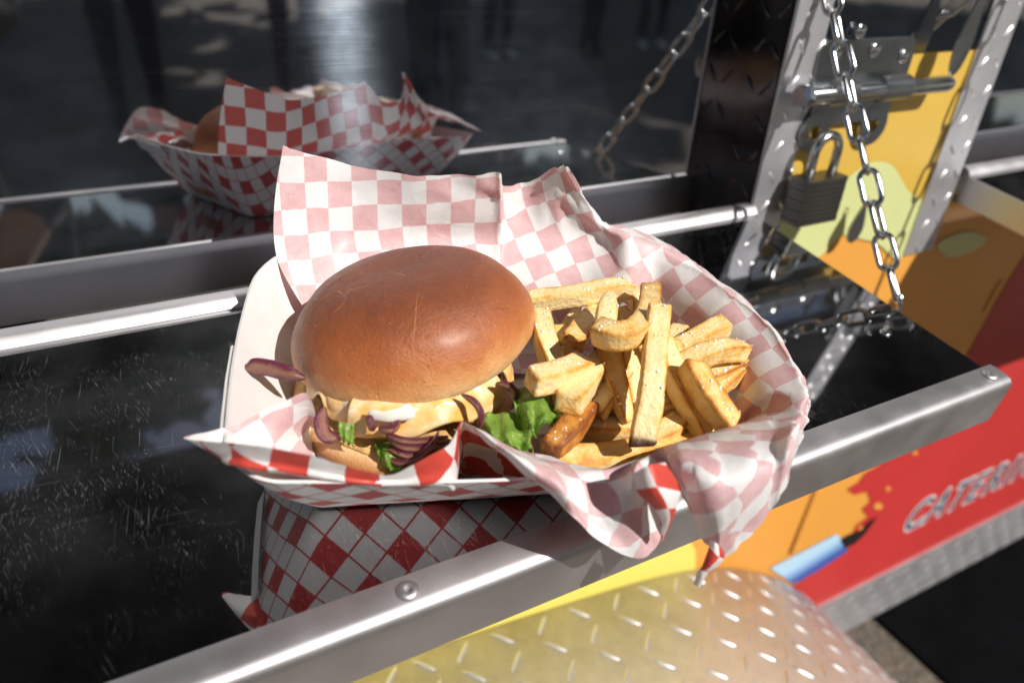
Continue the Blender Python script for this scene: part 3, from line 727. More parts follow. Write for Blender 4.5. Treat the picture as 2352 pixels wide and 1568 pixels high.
st((.178, .046), ('P', 1712, 838, .045), ('P', 1780, 792, .056), ('P', 1800, 790, .057), ('P', 1811, 803, .042), (1, 0))
st((.178, .030), ('P', 1728, 882, .045), ('P', 1815, 850, .057), ('P', 1836, 852, .057), ('P', 1846, 864, .042), (1, -.05))
st((.177, .016), ('P', 1730, 918, .044), ('P', 1830, 900, .058), ('P', 1856, 904, .057), ('P', 1864, 918, .042), (1, -.15))
st((.174, .008), ('P', 1730, 950, .036), ('P', 1826, 938, .057), ('P', 1848, 945, .056), ('P', 1856, 966, .042), (.95, -.3))
# right lobe of the front drape
st((.172, .007), ('P', 1715, 968, .036), ('P', 1800, 955, .057), ('B', 1825, 1010, -.044), ('B', 1812, 1100, -.046), (.75, -.7))
st((.166, .007), ('P', 1690, 980, .036), ('P', 1760, 966, .056), ('B', 1785, 1055, -.048), ('B', 1762, 1186, -.050), (.55, -.85))
st((.160, .006), ('P', 1660, 992, .034), ('P', 1715, 977, .055), ('B', 1730, 1080, -.052), ('B', 1706, 1246, -.054), (.38, -.95))
st((.153, .006), ('P', 1630, 1005, .033), ('P', 1665, 988, .054), ('B', 1675, 1100, -.054), ('B', 1660, 1282, -.055), (.25, -1))
st((.147, .006), ('P', 1600, 1018, .033), ('P', 1620, 1000, .053), ('B', 1632, 1095, -.053), ('B', 1640, 1258, -.054), (.15, -1))
st((.140, .006), ('P', 1565, 1030, .032), ('P', 1578, 1010, .052), ('B', 1592, 1080, -.049), ('B', 1608, 1228, -.051), (.08, -1))
st((.134, .006), ('P', 1535, 1040, .032), ('P', 1545, 1020, .051), ('B', 1560, 1070, -.044), ('B', 1585, 1172, -.047), (.05, -1))
st((.131, .006), ('P', 1518, 1046, .031), ('P', 1524, 1028, .050), ('B', 1544, 1070, -.038), ('B', 1566, 1130, -.038), (.03, -1))
# tucked fold between the lobes
st((.129, .006), ('P', 1505, 1050, .031), ('P', 1508, 1036, .048), ('B', 1552, 1095, -.033), ('B', 1560, 1150, -.033), (.02, -1))
st((.127, .006), ('P', 1495, 1054, .031), ('P', 1492, 1044, .048), ('B', 1500, 1082, -.034), ('B', 1545, 1185, -.036), (0, -1))
st((.125, .006), ('P', 1485, 1058, .031), ('P', 1474, 1052, .049), ('B', 1462, 1092, -.040), ('B', 1520, 1236, -.044), (0, -1))
# left lobe
st((.118, .006), ('P', 1450, 1068, .030), ('P', 1440, 1066, .047), ('B', 1445, 1150, -.044), ('B', 1500, 1264, -.046), (-.02, -1))
st((.110, .006), ('P', 1410, 1080, .030), ('P', 1395, 1080, .046), ('B', 1405, 1175, -.044), ('B', 1470, 1282, -.048), (-.05, -1))
st((.103, .006), ('P', 1370, 1082, .030), ('P', 1350, 1080, .046), ('B', 1362, 1165, -.043), ('B', 1420, 1270, -.048), (-.08, -1))
st((.096, .006), ('P', 1330, 1078, .030), ('P', 1308, 1070, .046), ('B', 1324, 1140, -.042), ('B', 1365, 1236, -.048), (-.1, -1))
st((.088, .006), ('P', 1290, 1064, .030), ('P', 1266, 1058, .046), ('B', 1285, 1102, -.040), ('B', 1322, 1192, -.046), (-.1, -1))
st((.081, .007), ('P', 1250, 1052, .030), ('P', 1222, 1048, .046), ('B', 1240, 1080, -.036), ('B', 1268, 1136, -.040), (-.1, -1))
st((.075, .008), ('P', 1205, 1045, .030), ('P', 1182, 1032, .047), ('B', 1196, 1055, -.032), ('B', 1215, 1098, -.034), (-.1, -1))
st((.070, .010), ('P', 1160, 1040, .028), ('P', 1140, 1008, .049), ('B', 1150, 1022, -.026), ('B', 1160, 1050, -.026), (-.1, -1))
st((.066, .010), ('P', 1110, 1038, .026), ('P', 1098, 990, .050), ('B', 1102, 988, -.016), ('B', 1108, 1006, -.018), (-.05, -1))
# peak, then the standing front-left edge
st((.062, .010), ('P', 1070, 1040, .026), ('P', 1062, 1000, .044), ('P', 1062, 980, .050), ('P', 1064, 967, .054), (0, -1))
st((.059, .008), ('P', 1050, 1070, .026), ('B', 1048, 1118, -.024), ('B', 1046, 1070, -.022), ('B', 1044, 1000, -.018), (0, -1))
st((.055, .006), ('P', 1025, 1085, .024), ('B', 1022, 1118, -.0265), ('B', 1024, 1076, -.026), ('B', 1026, 1024, -.024), (0, -1))
st((.049, .005), ('P', 985, 1095, .022), ('B', 980, 1117, -.0275), ('B', 982, 1085, -.0275), ('B', 984, 1048, -.027), (0, -1))
st((.042, .004), ('P', 945, 1100, .022), ('B', 935, 1116, -.028), ('B', 937, 1096, -.0285), ('B', 940, 1072, -.0285), (0, -1))
st((.036, .004), ('P', 905, 1105, .022), ('B', 890, 1115, -.028), ('B', 892, 1103, -.0285), ('B', 895, 1089, -.029), (0, -1))
st((.028, .004), ('P', 850, 1102, .022), ('B', 830, 1113, -.028), ('B', 833, 1098, -.029), ('B', 836, 1080, -.0295), (-.03, -1))
st((.017, .004), ('P', 780, 1088, .022), ('B', 745, 1101, -.028), ('B', 746, 1080, -.0295), ('B', 748, 1055, -.0305), (-.1, -1))
st((.009, .006), ('P', 735, 1065, .022), ('B', 650, 1087, -.0275), ('B', 648, 1062, -.0295), ('B', 645, 1032, -.031), (-.3, -1))
st((.005, .010), ('P', 718, 1048, .022), ('B', 575, 1075, -.0262), ('B', 560, 1050, -.027), ('B', 540, 1015, -.026), (-.55, -.85))
st((.004, .014), ('P', 714, 1035, .022), ('P', 545, 1062, .047), ('P', 490, 1040, .050), ('P', 424, 1008, .048), (-.7, -.7))
st((.004, .020), ('P', 712, 1020, .022), ('P', 620, 1022, .041), ('P', 570, 998, .048), ('P', 512, 985, .052), (-.85, -.5))
st((.005, .028), ('P', 714, 1000, .022), ('P', 655, 985, .040), ('P', 630, 962, .048), ('P', 598, 947, .053), (-.95, -.3))
st((.007, .036), ('P', 722, 985, .022), ('P', 700, 950, .040), ('P', 695, 925, .049), ('P', 692, 902, .055), (-1, -.1))
st((.010, .040), ('P', 730, 985, .022), ('P', 724, 960, .036), ('P', 722, 940, .044), ('P', 716, 920, .050), (-1, 0))

SUBC, SUBR = 6, 8
NS = len(ST); NR = 6
uvc = []
for pts, b0, d in ST:
    b0 = b0; row = [Vector((toT(pts[0])[0], toT(pts[0])[1], 0)), b0.copy()]; L = 0
    for i in range(2, NR):
        L += (pts[i] - pts[i - 1]).length; row.append(b0 + d * L)
    uvc.append(row)
def interp_rows(get):
    """dense rows x cols by Catmull-Rom over stations then along each station"""
    cols = []
    for s in range(NS - 1):
        for k in range(SUBC if s < NS - 2 else SUBC + 1):
            t = k / SUBC; a, b, c, d = max(0, s - 1), s, s + 1, min(NS - 1, s + 2)
            cols.append([cat(get(a, r), get(b, r), get(c, r), get(d, r), t) for r in range(NR)])
    out = []
    for cl in cols:
        o2 = []
        for r in range(NR - 1):
            for k in range(SUBR if r < NR - 2 else SUBR + 1):
                t = k / SUBR; o2.append(cat(cl[max(0, r - 1)], cl[r], cl[r + 1], cl[min(NR - 1, r + 2)], t))
        out.append(o2)
    return out
PG = interp_rows(lambda s, r: ST[s][0][r]); UG = interp_rows(lambda s, r: uvc[s][r])
KC, KR = len(PG), len(PG[0])
V, UV = [], []
for c in range(KC):
    for r in range(KR):
        p = PG[c][r]; u = UG[c][r]; am = (.0026 if u.x > .13 else (.0030 if u.y < .05 else .0020)) * max(0, min(1, (r - 8) / 12))
        q = Vector((u.x, u.y, 0)); w = noise.noise(q * 60) * .4
        for fq, aq, oq in ((34, 1.5, 9), (80, .75, 4)):          # pyramidal facets with sharp creases: crumpled paper
            qq = q * fq + Vector((oq + noise.noise(q * 25), noise.noise(q * 25 + Vector((7, 0, 0))), 0)); ds = noise.voronoi(qq)[0]
            w += (min(.6, ds[1] - ds[0]) - .25) * aq
        nr = (EN * .5 + TB * (.6 if u.y > .05 else -.3) + TA * (.5 if u.x > .15 else 0)).normalized()
        V.append(p + nr * (w * am)); UV.append((u.x, u.y))
# flatten the crumpled surface: relax the sheet coordinates until their edge lengths match the paper's
Xp = np.array([[tuple(p) for p in c] for c in PG]); Xu = np.array([[(u.x, u.y) for u in c] for c in UG]); r0 = SUBR
A3, A2 = Xp[:, r0:].copy(), Xu[:, r0:].copy()
def springs(sl_a, sl_b, wgt):
    L = np.linalg.norm(A3[sl_a] - A3[sl_b], axis=2)
    return sl_a, sl_b, np.minimum(L, .03), wgt
S_ = np.s_
SPR = [springs(S_[1:, :], S_[:-1, :], .5), springs(S_[:, 1:], S_[:, :-1], .5), springs(S_[1:, 1:], S_[:-1, :-1], .35), springs(S_[1:, :-1], S_[:-1, 1:], .35),
       springs(S_[6:, :], S_[:-6, :], .3), springs(S_[:, 6:], S_[:, :-6], .3)]
for it in range(2600):
    acc = np.zeros_like(A2); cnt_ = np.zeros(A2.shape[:2] + (1,))
    for sa, sb, L, wgt in SPR:
        d = A2[sa] - A2[sb]; l = np.linalg.norm(d, axis=2); k = ((L - l) / np.maximum(l, 1e-6) * .5 * wgt)[..., None]
        k = np.clip(k, -.5, .5); acc[sa] += d * k; acc[sb] -= d * k; cnt_[sa] += wgt; cnt_[sb] += wgt
    A2 += acc / np.maximum(cnt_, 1e-6) * 1.5
Xu[:, r0:] = A2
UV = [tuple(Xu[c, r]) for c in range(KC) for r in range(KR)]
F = [f[::-1] for f in gridfaces(KC, KR)]
liner = thing('checked_paper_liner', 'red and white checked greaseproof paper liner folded inside the tray', 'paper liner', TR(.09, .055, .005))
part('paper_sheet', (V, F), LINER, liner, True, UV)
# curled hem of the sheet between the two drapes, and the twisted corner tip: their printed side shows
def curl(rows, nu, nv, uv0, du, dv, name):
    pts = [smooth_path([sp(k) for k in r], nu) for r in rows]; K = len(pts[0]); cols = [smooth_path([pts[r][k] for r in range(len(pts))], nv) for k in range(K)]
    V = [cols[k][i] for i in range(len(cols[0])) for k in range(K)]; Rn = len(cols[0])
    UV = [(uv0[0] + du[0] * i / (Rn - 1) + dv[0] * k / (K - 1), uv0[1] + du[1] * i / (Rn - 1) + dv[1] * k / (K - 1)) for i in range(Rn) for k in range(K)]
    F = gridfaces(Rn, K)
    # the printed side must face the camera: its back
    a, b, c = V[F[0][0]], V[F[0][1]], V[F[0][2]]
    if (b - a).cross(c - a).dot(CAM - a) > 0: F = [f[::-1] for f in F]
    return part(name, (V, F), LINER, liner, True, UV)
curl([[('B', 1455, 1086, -.047), ('B', 1490, 1068, -.050), ('B', 1528, 1062, -.046)],
      [('B', 1465, 1130, -.052), ('B', 1510, 1112, -.055), ('B', 1563, 1118, -.047)],
      [('B', 1500, 1165, -.055), ('B', 1530, 1150, -.057), ('B', 1562, 1140, -.049)],
      [('B', 1520, 1200, -.054), ('B', 1540, 1190, -.055), ('B', 1550, 1180, -.050)],
      [('B', 1514, 1246, -.050), ('B', 1520, 1242, -.050), ('B', 1526, 1232, -.049)]], 5, 5, (.0022, .0012), (.0, -.040), (.020, .006), 'paper_fold')
curl([[('B', 1632, 1240, -.056), ('B', 1645, 1246, -.058), ('B', 1662, 1262, -.056)],
      [('B', 1626, 1262, -.058), ('B', 1648, 1278, -.061), ('B', 1664, 1280, -.057)],
      [('B', 1612, 1300, -.060), ('B', 1632, 1300, -.062), ('B', 1652, 1296, -.058)],
      [('B', 1602, 1312, -.060), ('B', 1618, 1312, -.061), ('B', 1630, 1312, -.059)]], 5, 5, (.0042, -.002), (.002, -.022), (.0115, .003), 'paper_fold')
tipf = curl([[('B', 1602, 1312, -.0602), ('B', 1616, 1310, -.061), ('B', 1630, 1311, -.0592)],
      [('B', 1597, 1328, -.058), ('B', 1610, 1328, -.060), ('B', 1622, 1322, -.058)],
      [('B', 1592, 1340, -.056), ('B', 1600, 1345, -.057), ('B', 1606, 1350, -.056)]], 5, 5, (.0131, .0060), (.0008, .0040), (.0070, .0), 'paper_tip')

# ================================================================== BURGER
bc = (.045, .065)
bur = thing('cheeseburger', 'cheeseburger with glossy brown bun, cheese, onions and lettuce in the left of the tray', 'burger', TR(bc[0], bc[1], .006))
# local burger frame: X along the shelf, Y towards the wall, Z off the shelf
BO = SH(-.3302, -.1104, 0)
def BW(x, y, z): return BO + EX * x + EY * y + EN * z
RX = Matrix.Rotation(-.171, 3, 'X'); RY_ = Matrix.Rotation(-.128, 3, 'Y'); BT = RX @ RY_
def bun_pt(x, y, z):                                   # tilted top bun
    q = BT @ Vector((x, y, z)); return BO + EX * q.x + EY * q.y + EN * (q.z + .0447)
L = []; NSG = 128
for i in range(65):
    phi = -math.pi / 2 + math.pi * i / 64; z = math.sin(phi); r = max(.0, math.cos(phi)) ** .75
    zz = .0335 * z if z > 0 else -.014 * abs(z) ** .8
    if z < -.35: zz = -.014 * (.35 ** .8) - (abs(z) - .35) * .0055
    ring = []
    for k in range(NSG):
        a = 2 * math.pi * k / NSG; x, y = math.cos(a), math.sin(a); d = Vector((x * r, y * r, z))
        m = 1 + .022 * noise.noise(d * 1.5 + Vector((4, 2, 7))) + .006 * noise.noise(d * 5)
        # shallow dimple on the crown
        dm = -.0016 * math.exp(-(((d.x + .02) / .28) ** 2 + ((d.y - .12) / .14) ** 2)) if z > 0 else 0
        ring.append(bun_pt(.0565 * r * x * m, .052 * r * y * m, zz * m + dm))
    L.append(ring)
tb = part('top_bun', rings(L), BUN, bur, True)
def crust(o, vals):
    ca = o.data.attributes.new('crust', 'FLOAT', 'POINT'); ca.data.foreach_set('value', np.array(vals, dtype=np.float32))
cv = []
for i in range(65):
    z = math.sin(-math.pi / 2 + math.pi * i / 64)
    for k in range(NSG): cv.append(max(0, .30 + .70 * z if z > 0 else .30 + .5 * z))
crust(tb, cv)
# fine split lines baked into the crust: narrow pale ribbons following the surface
from mathutils.bvhtree import BVHTree
bv = BVHTree.FromPolygons([v.co + world_loc(tb) for v in tb.data.vertices], [tuple(p.vertices) for p in tb.data.polygons])
rc = random.Random(21)
for line, wd in (([(885, 636), (846, 655), (800, 668), (792, 680), (770, 668), (738, 690), (716, 704)], .00026), ([(797, 672), (792, 692), (778, 708), (762, 722)], .00018), ([(966, 652), (957, 690), (955, 730), (948, 780), (952, 830), (962, 880), (960, 915)], .00017), ([(893, 624), (915, 628), (932, 634)], .00034), ([(836, 890), (838, 905), (834, 918)], .00016), ([(1128, 790), (1134, 812)], .00014)):
    P2 = smooth_path([Vector((u, v, 0)) for u, v in line], 8); V, F = [], []
    for i, q in enumerate(P2):
        q = q + Vector((rc.gauss(0, 1.1), rc.gauss(0, .8), 0)); d = ray(q.x, q.y).normalized(); hit, nr, _, _ = bv.ray_cast(CAM, d)
        if hit is None: continue
        t = (P2[min(len(P2) - 1, i + 1)] - P2[max(0, i - 1)]).normalized(); tw = (RIGHT * t.x - UP * t.y); sd_ = nr.cross(tw).normalized()
        w2 = wd * (.35 + .65 * rc.random()) * min(1, 4 * (i + .6) / len(P2), 4 * (len(P2) - i) / len(P2)); V += [hit + sd_ * w2 + nr * .00004, hit - sd_ * w2 + nr * .00004]
    F = [(2 * i, 2 * i + 2, 2 * i + 3, 2 * i + 1) for i in range(len(V) // 2 - 1)]
    part('crust_crack', (V, F), CRACK, bur, True)
# bottom bun
def ring_disc(cx_, cy_, prof, jit, seed, seg=72, sx=1.0, sy=1.0, fn=BW):
    L = []
    for r, z in prof:
        ring = []
        for k in range(seg):
            a = 2 * math.pi * k / seg; m = 1 + jit * noise.noise(Vector((math.cos(a) * 1.8 + seed, math.sin(a) * 1.8, z * 40))) + jit * .5 * noise.noise(Vector((math.cos(a) * 6 + seed, math.sin(a) * 6, z * 90)))
            ring.append(fn(cx_ + r * m * sx * math.cos(a), cy_ + r * m * sy * math.sin(a), z + jit * .006 * noise.noise(Vector((r * 300 * math.cos(a), r * 300 * math.sin(a), seed)))))
        L.append(ring)
    return rings(L)
BBX, BBY = -.011, -.013
bb = part('bottom_bun', ring_disc(BBX, BBY, [(.02, .0068), (.038, .0068), (.046, .009), (.0500, .014), (.0505, .019), (.0485, .0235), (.0455, .0255)], .035, 3), BUN, bur)
crust(bb, [v for v in (.5, .5, .48, .42, .36, .26, .2) for _ in range(72)])
part('bun_cut_face', ring_disc(BBX, BBY, [(.0455, .0248), (.0462, .0262), (.044, .0272), (.03, .0268), (.006, .027)], .035, 3), CRUMB, bur)
part('beef_patty', ring_disc(BBX + .004, BBY + .008, [(.03, .0265), (.041, .0275), (.0445, .031), (.0445, .036), (.041, .040), (.02, .041)], .05, 11), PATTY, bur)
# melted cheese and sauce: sheets draped over the patty towards the viewer
def drape(a0, a1, prof, low, seed, name, mat, cx_=BBX + .004, cy_=BBY + .008, nu=70, amp=.0012, sub=4):
    """prof: list of (radius, height); low(a in 0..1) -> how far along the profile the sheet reaches"""
    P = smooth_path([Vector((r, z, 0)) for r, z in prof], sub); n = len(P); V = []
    for i in range(n):
        for k in range(nu + 1):
            t = k / nu; a = R_(a0 + (a1 - a0) * t); e = max(.08, min(1, low(t))); s = e * i / (n - 1) * (n - 1)
            j = min(n - 2, int(s)); q = P[j].lerp(P[j + 1], s - j)
            nn_ = noise.noise(Vector((math.cos(a) * 6 + seed, math.sin(a) * 6, i * .16))) * amp
            bl = .0011 * math.exp(-((i / (n - 1) - .97) / .06) ** 2)      # fat lower bead
            rr = q.x + nn_ + bl; V.append(BW(cx_ + rr * math.cos(a), cy_ + rr * math.sin(a), q.y + nn_ * .6))
    F = gridfaces(n, nu + 1)
    o = part(name, (V, F), mat, bur, True)
    md = o.modifiers.new('thick', 'SOLIDIFY'); md.thickness = .0016; md.offset = 1
    return o
wob = lambda f, ph_, b, a: (lambda t: b + a * math.sin(f * t + ph_) + a * .5 * math.sin(f * 2.3 * t + ph_ * 2))
dp = [(.025, .0475), (.038, .0475), (.0445, .046), (.0475, .0415), (.0485, .035), (.0488, .028)]
drape(-138, -54, [(.025, .0475), (.038, .0475), (.0455, .0468), (.0492, .044), (.0510, .039), (.0515, .031)], wob(7, .9, .90, .07), 2, 'cheese_slice', CHEESE, amp=.0010, nu=110)
drape(-42, 25, [(.025, .045), (.041, .045), (.0475, .042), (.050, .036), (.0505, .029)], wob(6, 1.4, .85, .1), 5, 'cheese_slice', CHEESE)
drape(-172, -140, [(.025, .0475), (.038, .0475), (.0440, .0460), (.0465, .041), (.0475, .034), (.0475, .028)], wob(7, 2, .8, .12), 9, 'cheese_slice', CHEESE, amp=.002)
def blob(pts, r, name, mat, flat=.30, seed=0):
    """a thick smear following pts, round in section, flattened against what it lies on"""
    P = smooth_path(pts, 6); n = len(P); L = []
    for i, p in enumerate(P):
        t = (P[min(n - 1, i + 1)] - P[max(0, i - 1)]).normalized(); out = (p - BW(BBX, BBY, .035)).normalized(); out = (out - t * out.dot(t)).normalized(); sd_ = t.cross(out)
        f = math.sqrt(max(.02, 1 - (2 * i / (n - 1) - 1) ** 4)); rr = r * 1.25 * f * (1 + .45 * noise.noise(p * 160 + Vector((seed, 0, 0))))
        L.append([p + sd_ * (rr * math.cos(q)) + out * (rr * flat * math.sin(q)) for q in [2 * math.pi * k / 18 for k in range(18)]])
    return part(name, rings(L), mat, bur, True)
PB = lambda u, v, h: ph(u, v, h)
for k, (pts, r) in enumerate((
    ([PB(845, 950, .0465), PB(885, 956, .0475), PB(930, 948, .049), PB(950, 938, .050)], .0022),)):
    blob(pts, r, 'white_sauce', SAUCE, seed=k * 3.1)
# onion strips
def onion(pts, w, th, name='onion_strip', parent=bur, tw=0.0, face=None):
    P = smooth_path(pts, 7); n = len(P); V, UV = [], []
    for i, p in enumerate(P):
        a = P[max(0, i - 1)]; c = P[min(n - 1, i + 1)]; t = (c - a).normalized()
        up = (face or EN); up = (up - t * up.dot(t)).normalized(); s = t.cross(up)
        an = tw * (i / (n - 1) - .5); up, s = up * math.cos(an) + s * math.sin(an), s * math.cos(an) - up * math.sin(an)
        tp = min(1, .25 + 3.5 * min(i, n - 1 - i) / n) * (1 + .12 * noise.noise(p * 220))
        for k in range(12):
            q = 2 * math.pi * k / 12; cx_, cz = math.cos(q), math.sin(q)
            V.append(p + up * (abs(cx_) ** .7 * (1 if cx_ > 0 else -1) * w / 2 * tp) + s * (cz * th / 2 * tp)); UV.append((i / 9, .5 + .5 * cx_))
    F = []
    for i in range(n - 1):
        for k in range(12): F.append((i * 12 + k, i * 12 + (k + 1) % 12, (i + 1) * 12 + (k + 1) % 12, (i + 1) * 12 + k))
    F += [tuple(range(12))[::-1], tuple(range((n - 1) * 12, n * 12))]
    return part(name, (V, F), ONION, parent, True, UV)
P_ = lambda u, v, h: ph(u, v, h)
onion([P_(566, 848, .046), P_(596, 842, .0475), P_(640, 850, .0475), P_(700, 868, .046)], .0086, .0040, face=EN)
onion([P_(745, 935, .044), P_(738, 965, .040), P_(745, 995, .036), P_(768, 1006, .034), P_(784, 1004, .033)], .0062, .0035, face=TA)
onion([P_(880, 990, .040), P_(920, 1010, .039), P_(970, 1012, .039), P_(1030, 1002, .039)], .0036, .0026)
onion([P_(886, 1000, .0375), P_(925, 1026, .036), P_(975, 1028, .036), P_(1035, 1016, .036)], .0036, .0026)
onion([P_(893, 1030, .034), P_(935, 1046, .032), P_(985, 1044, .031), P_(1015, 1030, .031)], .0032, .0024)
onion([P_(1008, 990, .044), P_(990, 1022, .040), P_(955, 1054, .033), P_(915, 1062, .029), P_(892, 1046, .029), P_(898, 1032, .030)], .0034, .0026)
onion([P_(846, 952, .046), P_(852, 972, .044), P_(858, 990, .042)], .0048, .0034)
onion([P_(870, 985, .045), P_(900, 985, .0465), P_(918, 965, .0475)], .0040, .0030)
onion([P_(1060, 905, .052), P_(1092, 925, .050), P_(1106, 955, .046), P_(1100, 985, .041)], .0034, .0028)
onion([P_(1140, 880, .050), P_(1172, 888, .049), P_(1184, 912, .046), P_(1174, 940, .041)], .0036, .0026)
onion([P_(1040, 1010, .041), P_(1062, 985, .043), P_(1085, 988, .042), P_(1098, 1010, .038)], .0040, .0030)
# lettuce
def leaf(ctrl, nu, nv, seed, name, amp=.0030, tooth=.55):
    rows = [smooth_path(r, nu) for r in ctrl]; K = len(rows[0]); cols = [smooth_path([rows[r][k] for r in range(len(rows))], nv) for k in range(K)]; Rn = len(cols[0])
    V, UV = [], []
    for i in range(Rn):
        for k in range(K):
            u, v = k / (K - 1), i / (Rn - 1); p = cols[k][i]
            e = max(0, min(1, (v - .35) / .65)); eu = max(abs(2 * u - 1) - .4, 0) / .6; ee = max(e, eu * .8)
            fr = math.sin(u * 16 + seed + 3 * v) * .8 + math.sin(v * 13 + seed * 2) * .35 + noise.noise(Vector((u * 6, v * 6, seed))) * 1.0 + noise.noise(Vector((u * 15, v * 15, seed))) * .45
            p = p + EN * (fr * amp * (.25 + ee)) + TB * (-fr * amp * .6 * ee)
            if i >= Rn - 2: p = p + (cols[k][Rn - 1] - cols[k][Rn - 5]) * (tooth * (math.sin(u * 41 + seed) * .7 + 1.1 * math.sin(u * 15 + seed) + .9 * noise.noise(Vector((u * 19, seed, 0)))) * (1 if i == Rn - 1 else .45))
            if k in (0, K - 1): q = cols[1][i] - cols[0][i] if k else cols[K - 2][i] - cols[K - 1][i]; p = p + (cols[k][i] - cols[1 if k == 0 else K - 2][i]) * (2.2 * math.sin(v * 30 + seed))
            V.append(p); UV.append((u, v))
    return part(name, (V, gridfaces(Rn, K)), LETT, bur, True, UV)
leaf([[P_(1180, 896, .046), P_(1225, 880, .047), P_(1268, 886, .046)], [P_(1178, 925, .046), P_(1222, 920, .049), P_(1275, 925, .045)], [P_(1190, 955, .045), P_(1232, 955, .048), P_(1285, 958, .044)], [P_(1200, 985, .042), P_(1236, 990, .043), P_(1280, 962, .042)]], 22, 10, 1.3, 'lettuce_leaf')
leaf([[P_(1100, 955, .039), P_(1150, 948, .040), P_(1200, 950, .040)], [P_(1112, 985, .040), P_(1160, 985, .042), P_(1212, 985, .041)], [P_(1128, 1010, .039), P_(1172, 1014, .041), P_(1222, 1008, .039)], [P_(1148, 1034, .035), P_(1190, 1045, .036), P_(1226, 1036, .035)]], 22, 10, 4.1, 'lettuce_leaf')
leaf([[P_(860, 1010, .030), P_(900, 1020, .030), P_(960, 1030, .030)], [P_(866, 1035, .030), P_(905, 1045, .031), P_(965, 1050, .030)], [P_(874, 1062, .026), P_(905, 1078, .026), P_(955, 1075, .026)], [P_(890, 1082, .021), P_(912, 1090, .021), P_(945, 1086, .021)]], 18, 8, 7.7, 'lettuce_leaf')
leaf([[P_(1000, 1028, .033), P_(1030, 1020, .034), P_(1050, 1010, .034)], [P_(1002, 1045, .033), P_(1030, 1040, .034), P_(1052, 1030, .033)], [P_(1008, 1062, .030), P_(1030, 1058, .031), P_(1050, 1046, .030)]], 7, 8, 2.7, 'lettuce_leaf', .0015, .1)
leaf([[P_(775, 965, .040), P_(795, 970, .040), P_(812, 975, .039)], [P_(778, 990, .037), P_(795, 995, .037), P_(812, 1002, .036)], [P_(785, 1012, .033), P_(798, 1018, .033), P_(812, 1024, .032)]], 6, 6, 5.2, 'lettuce_leaf', .0012, .05)

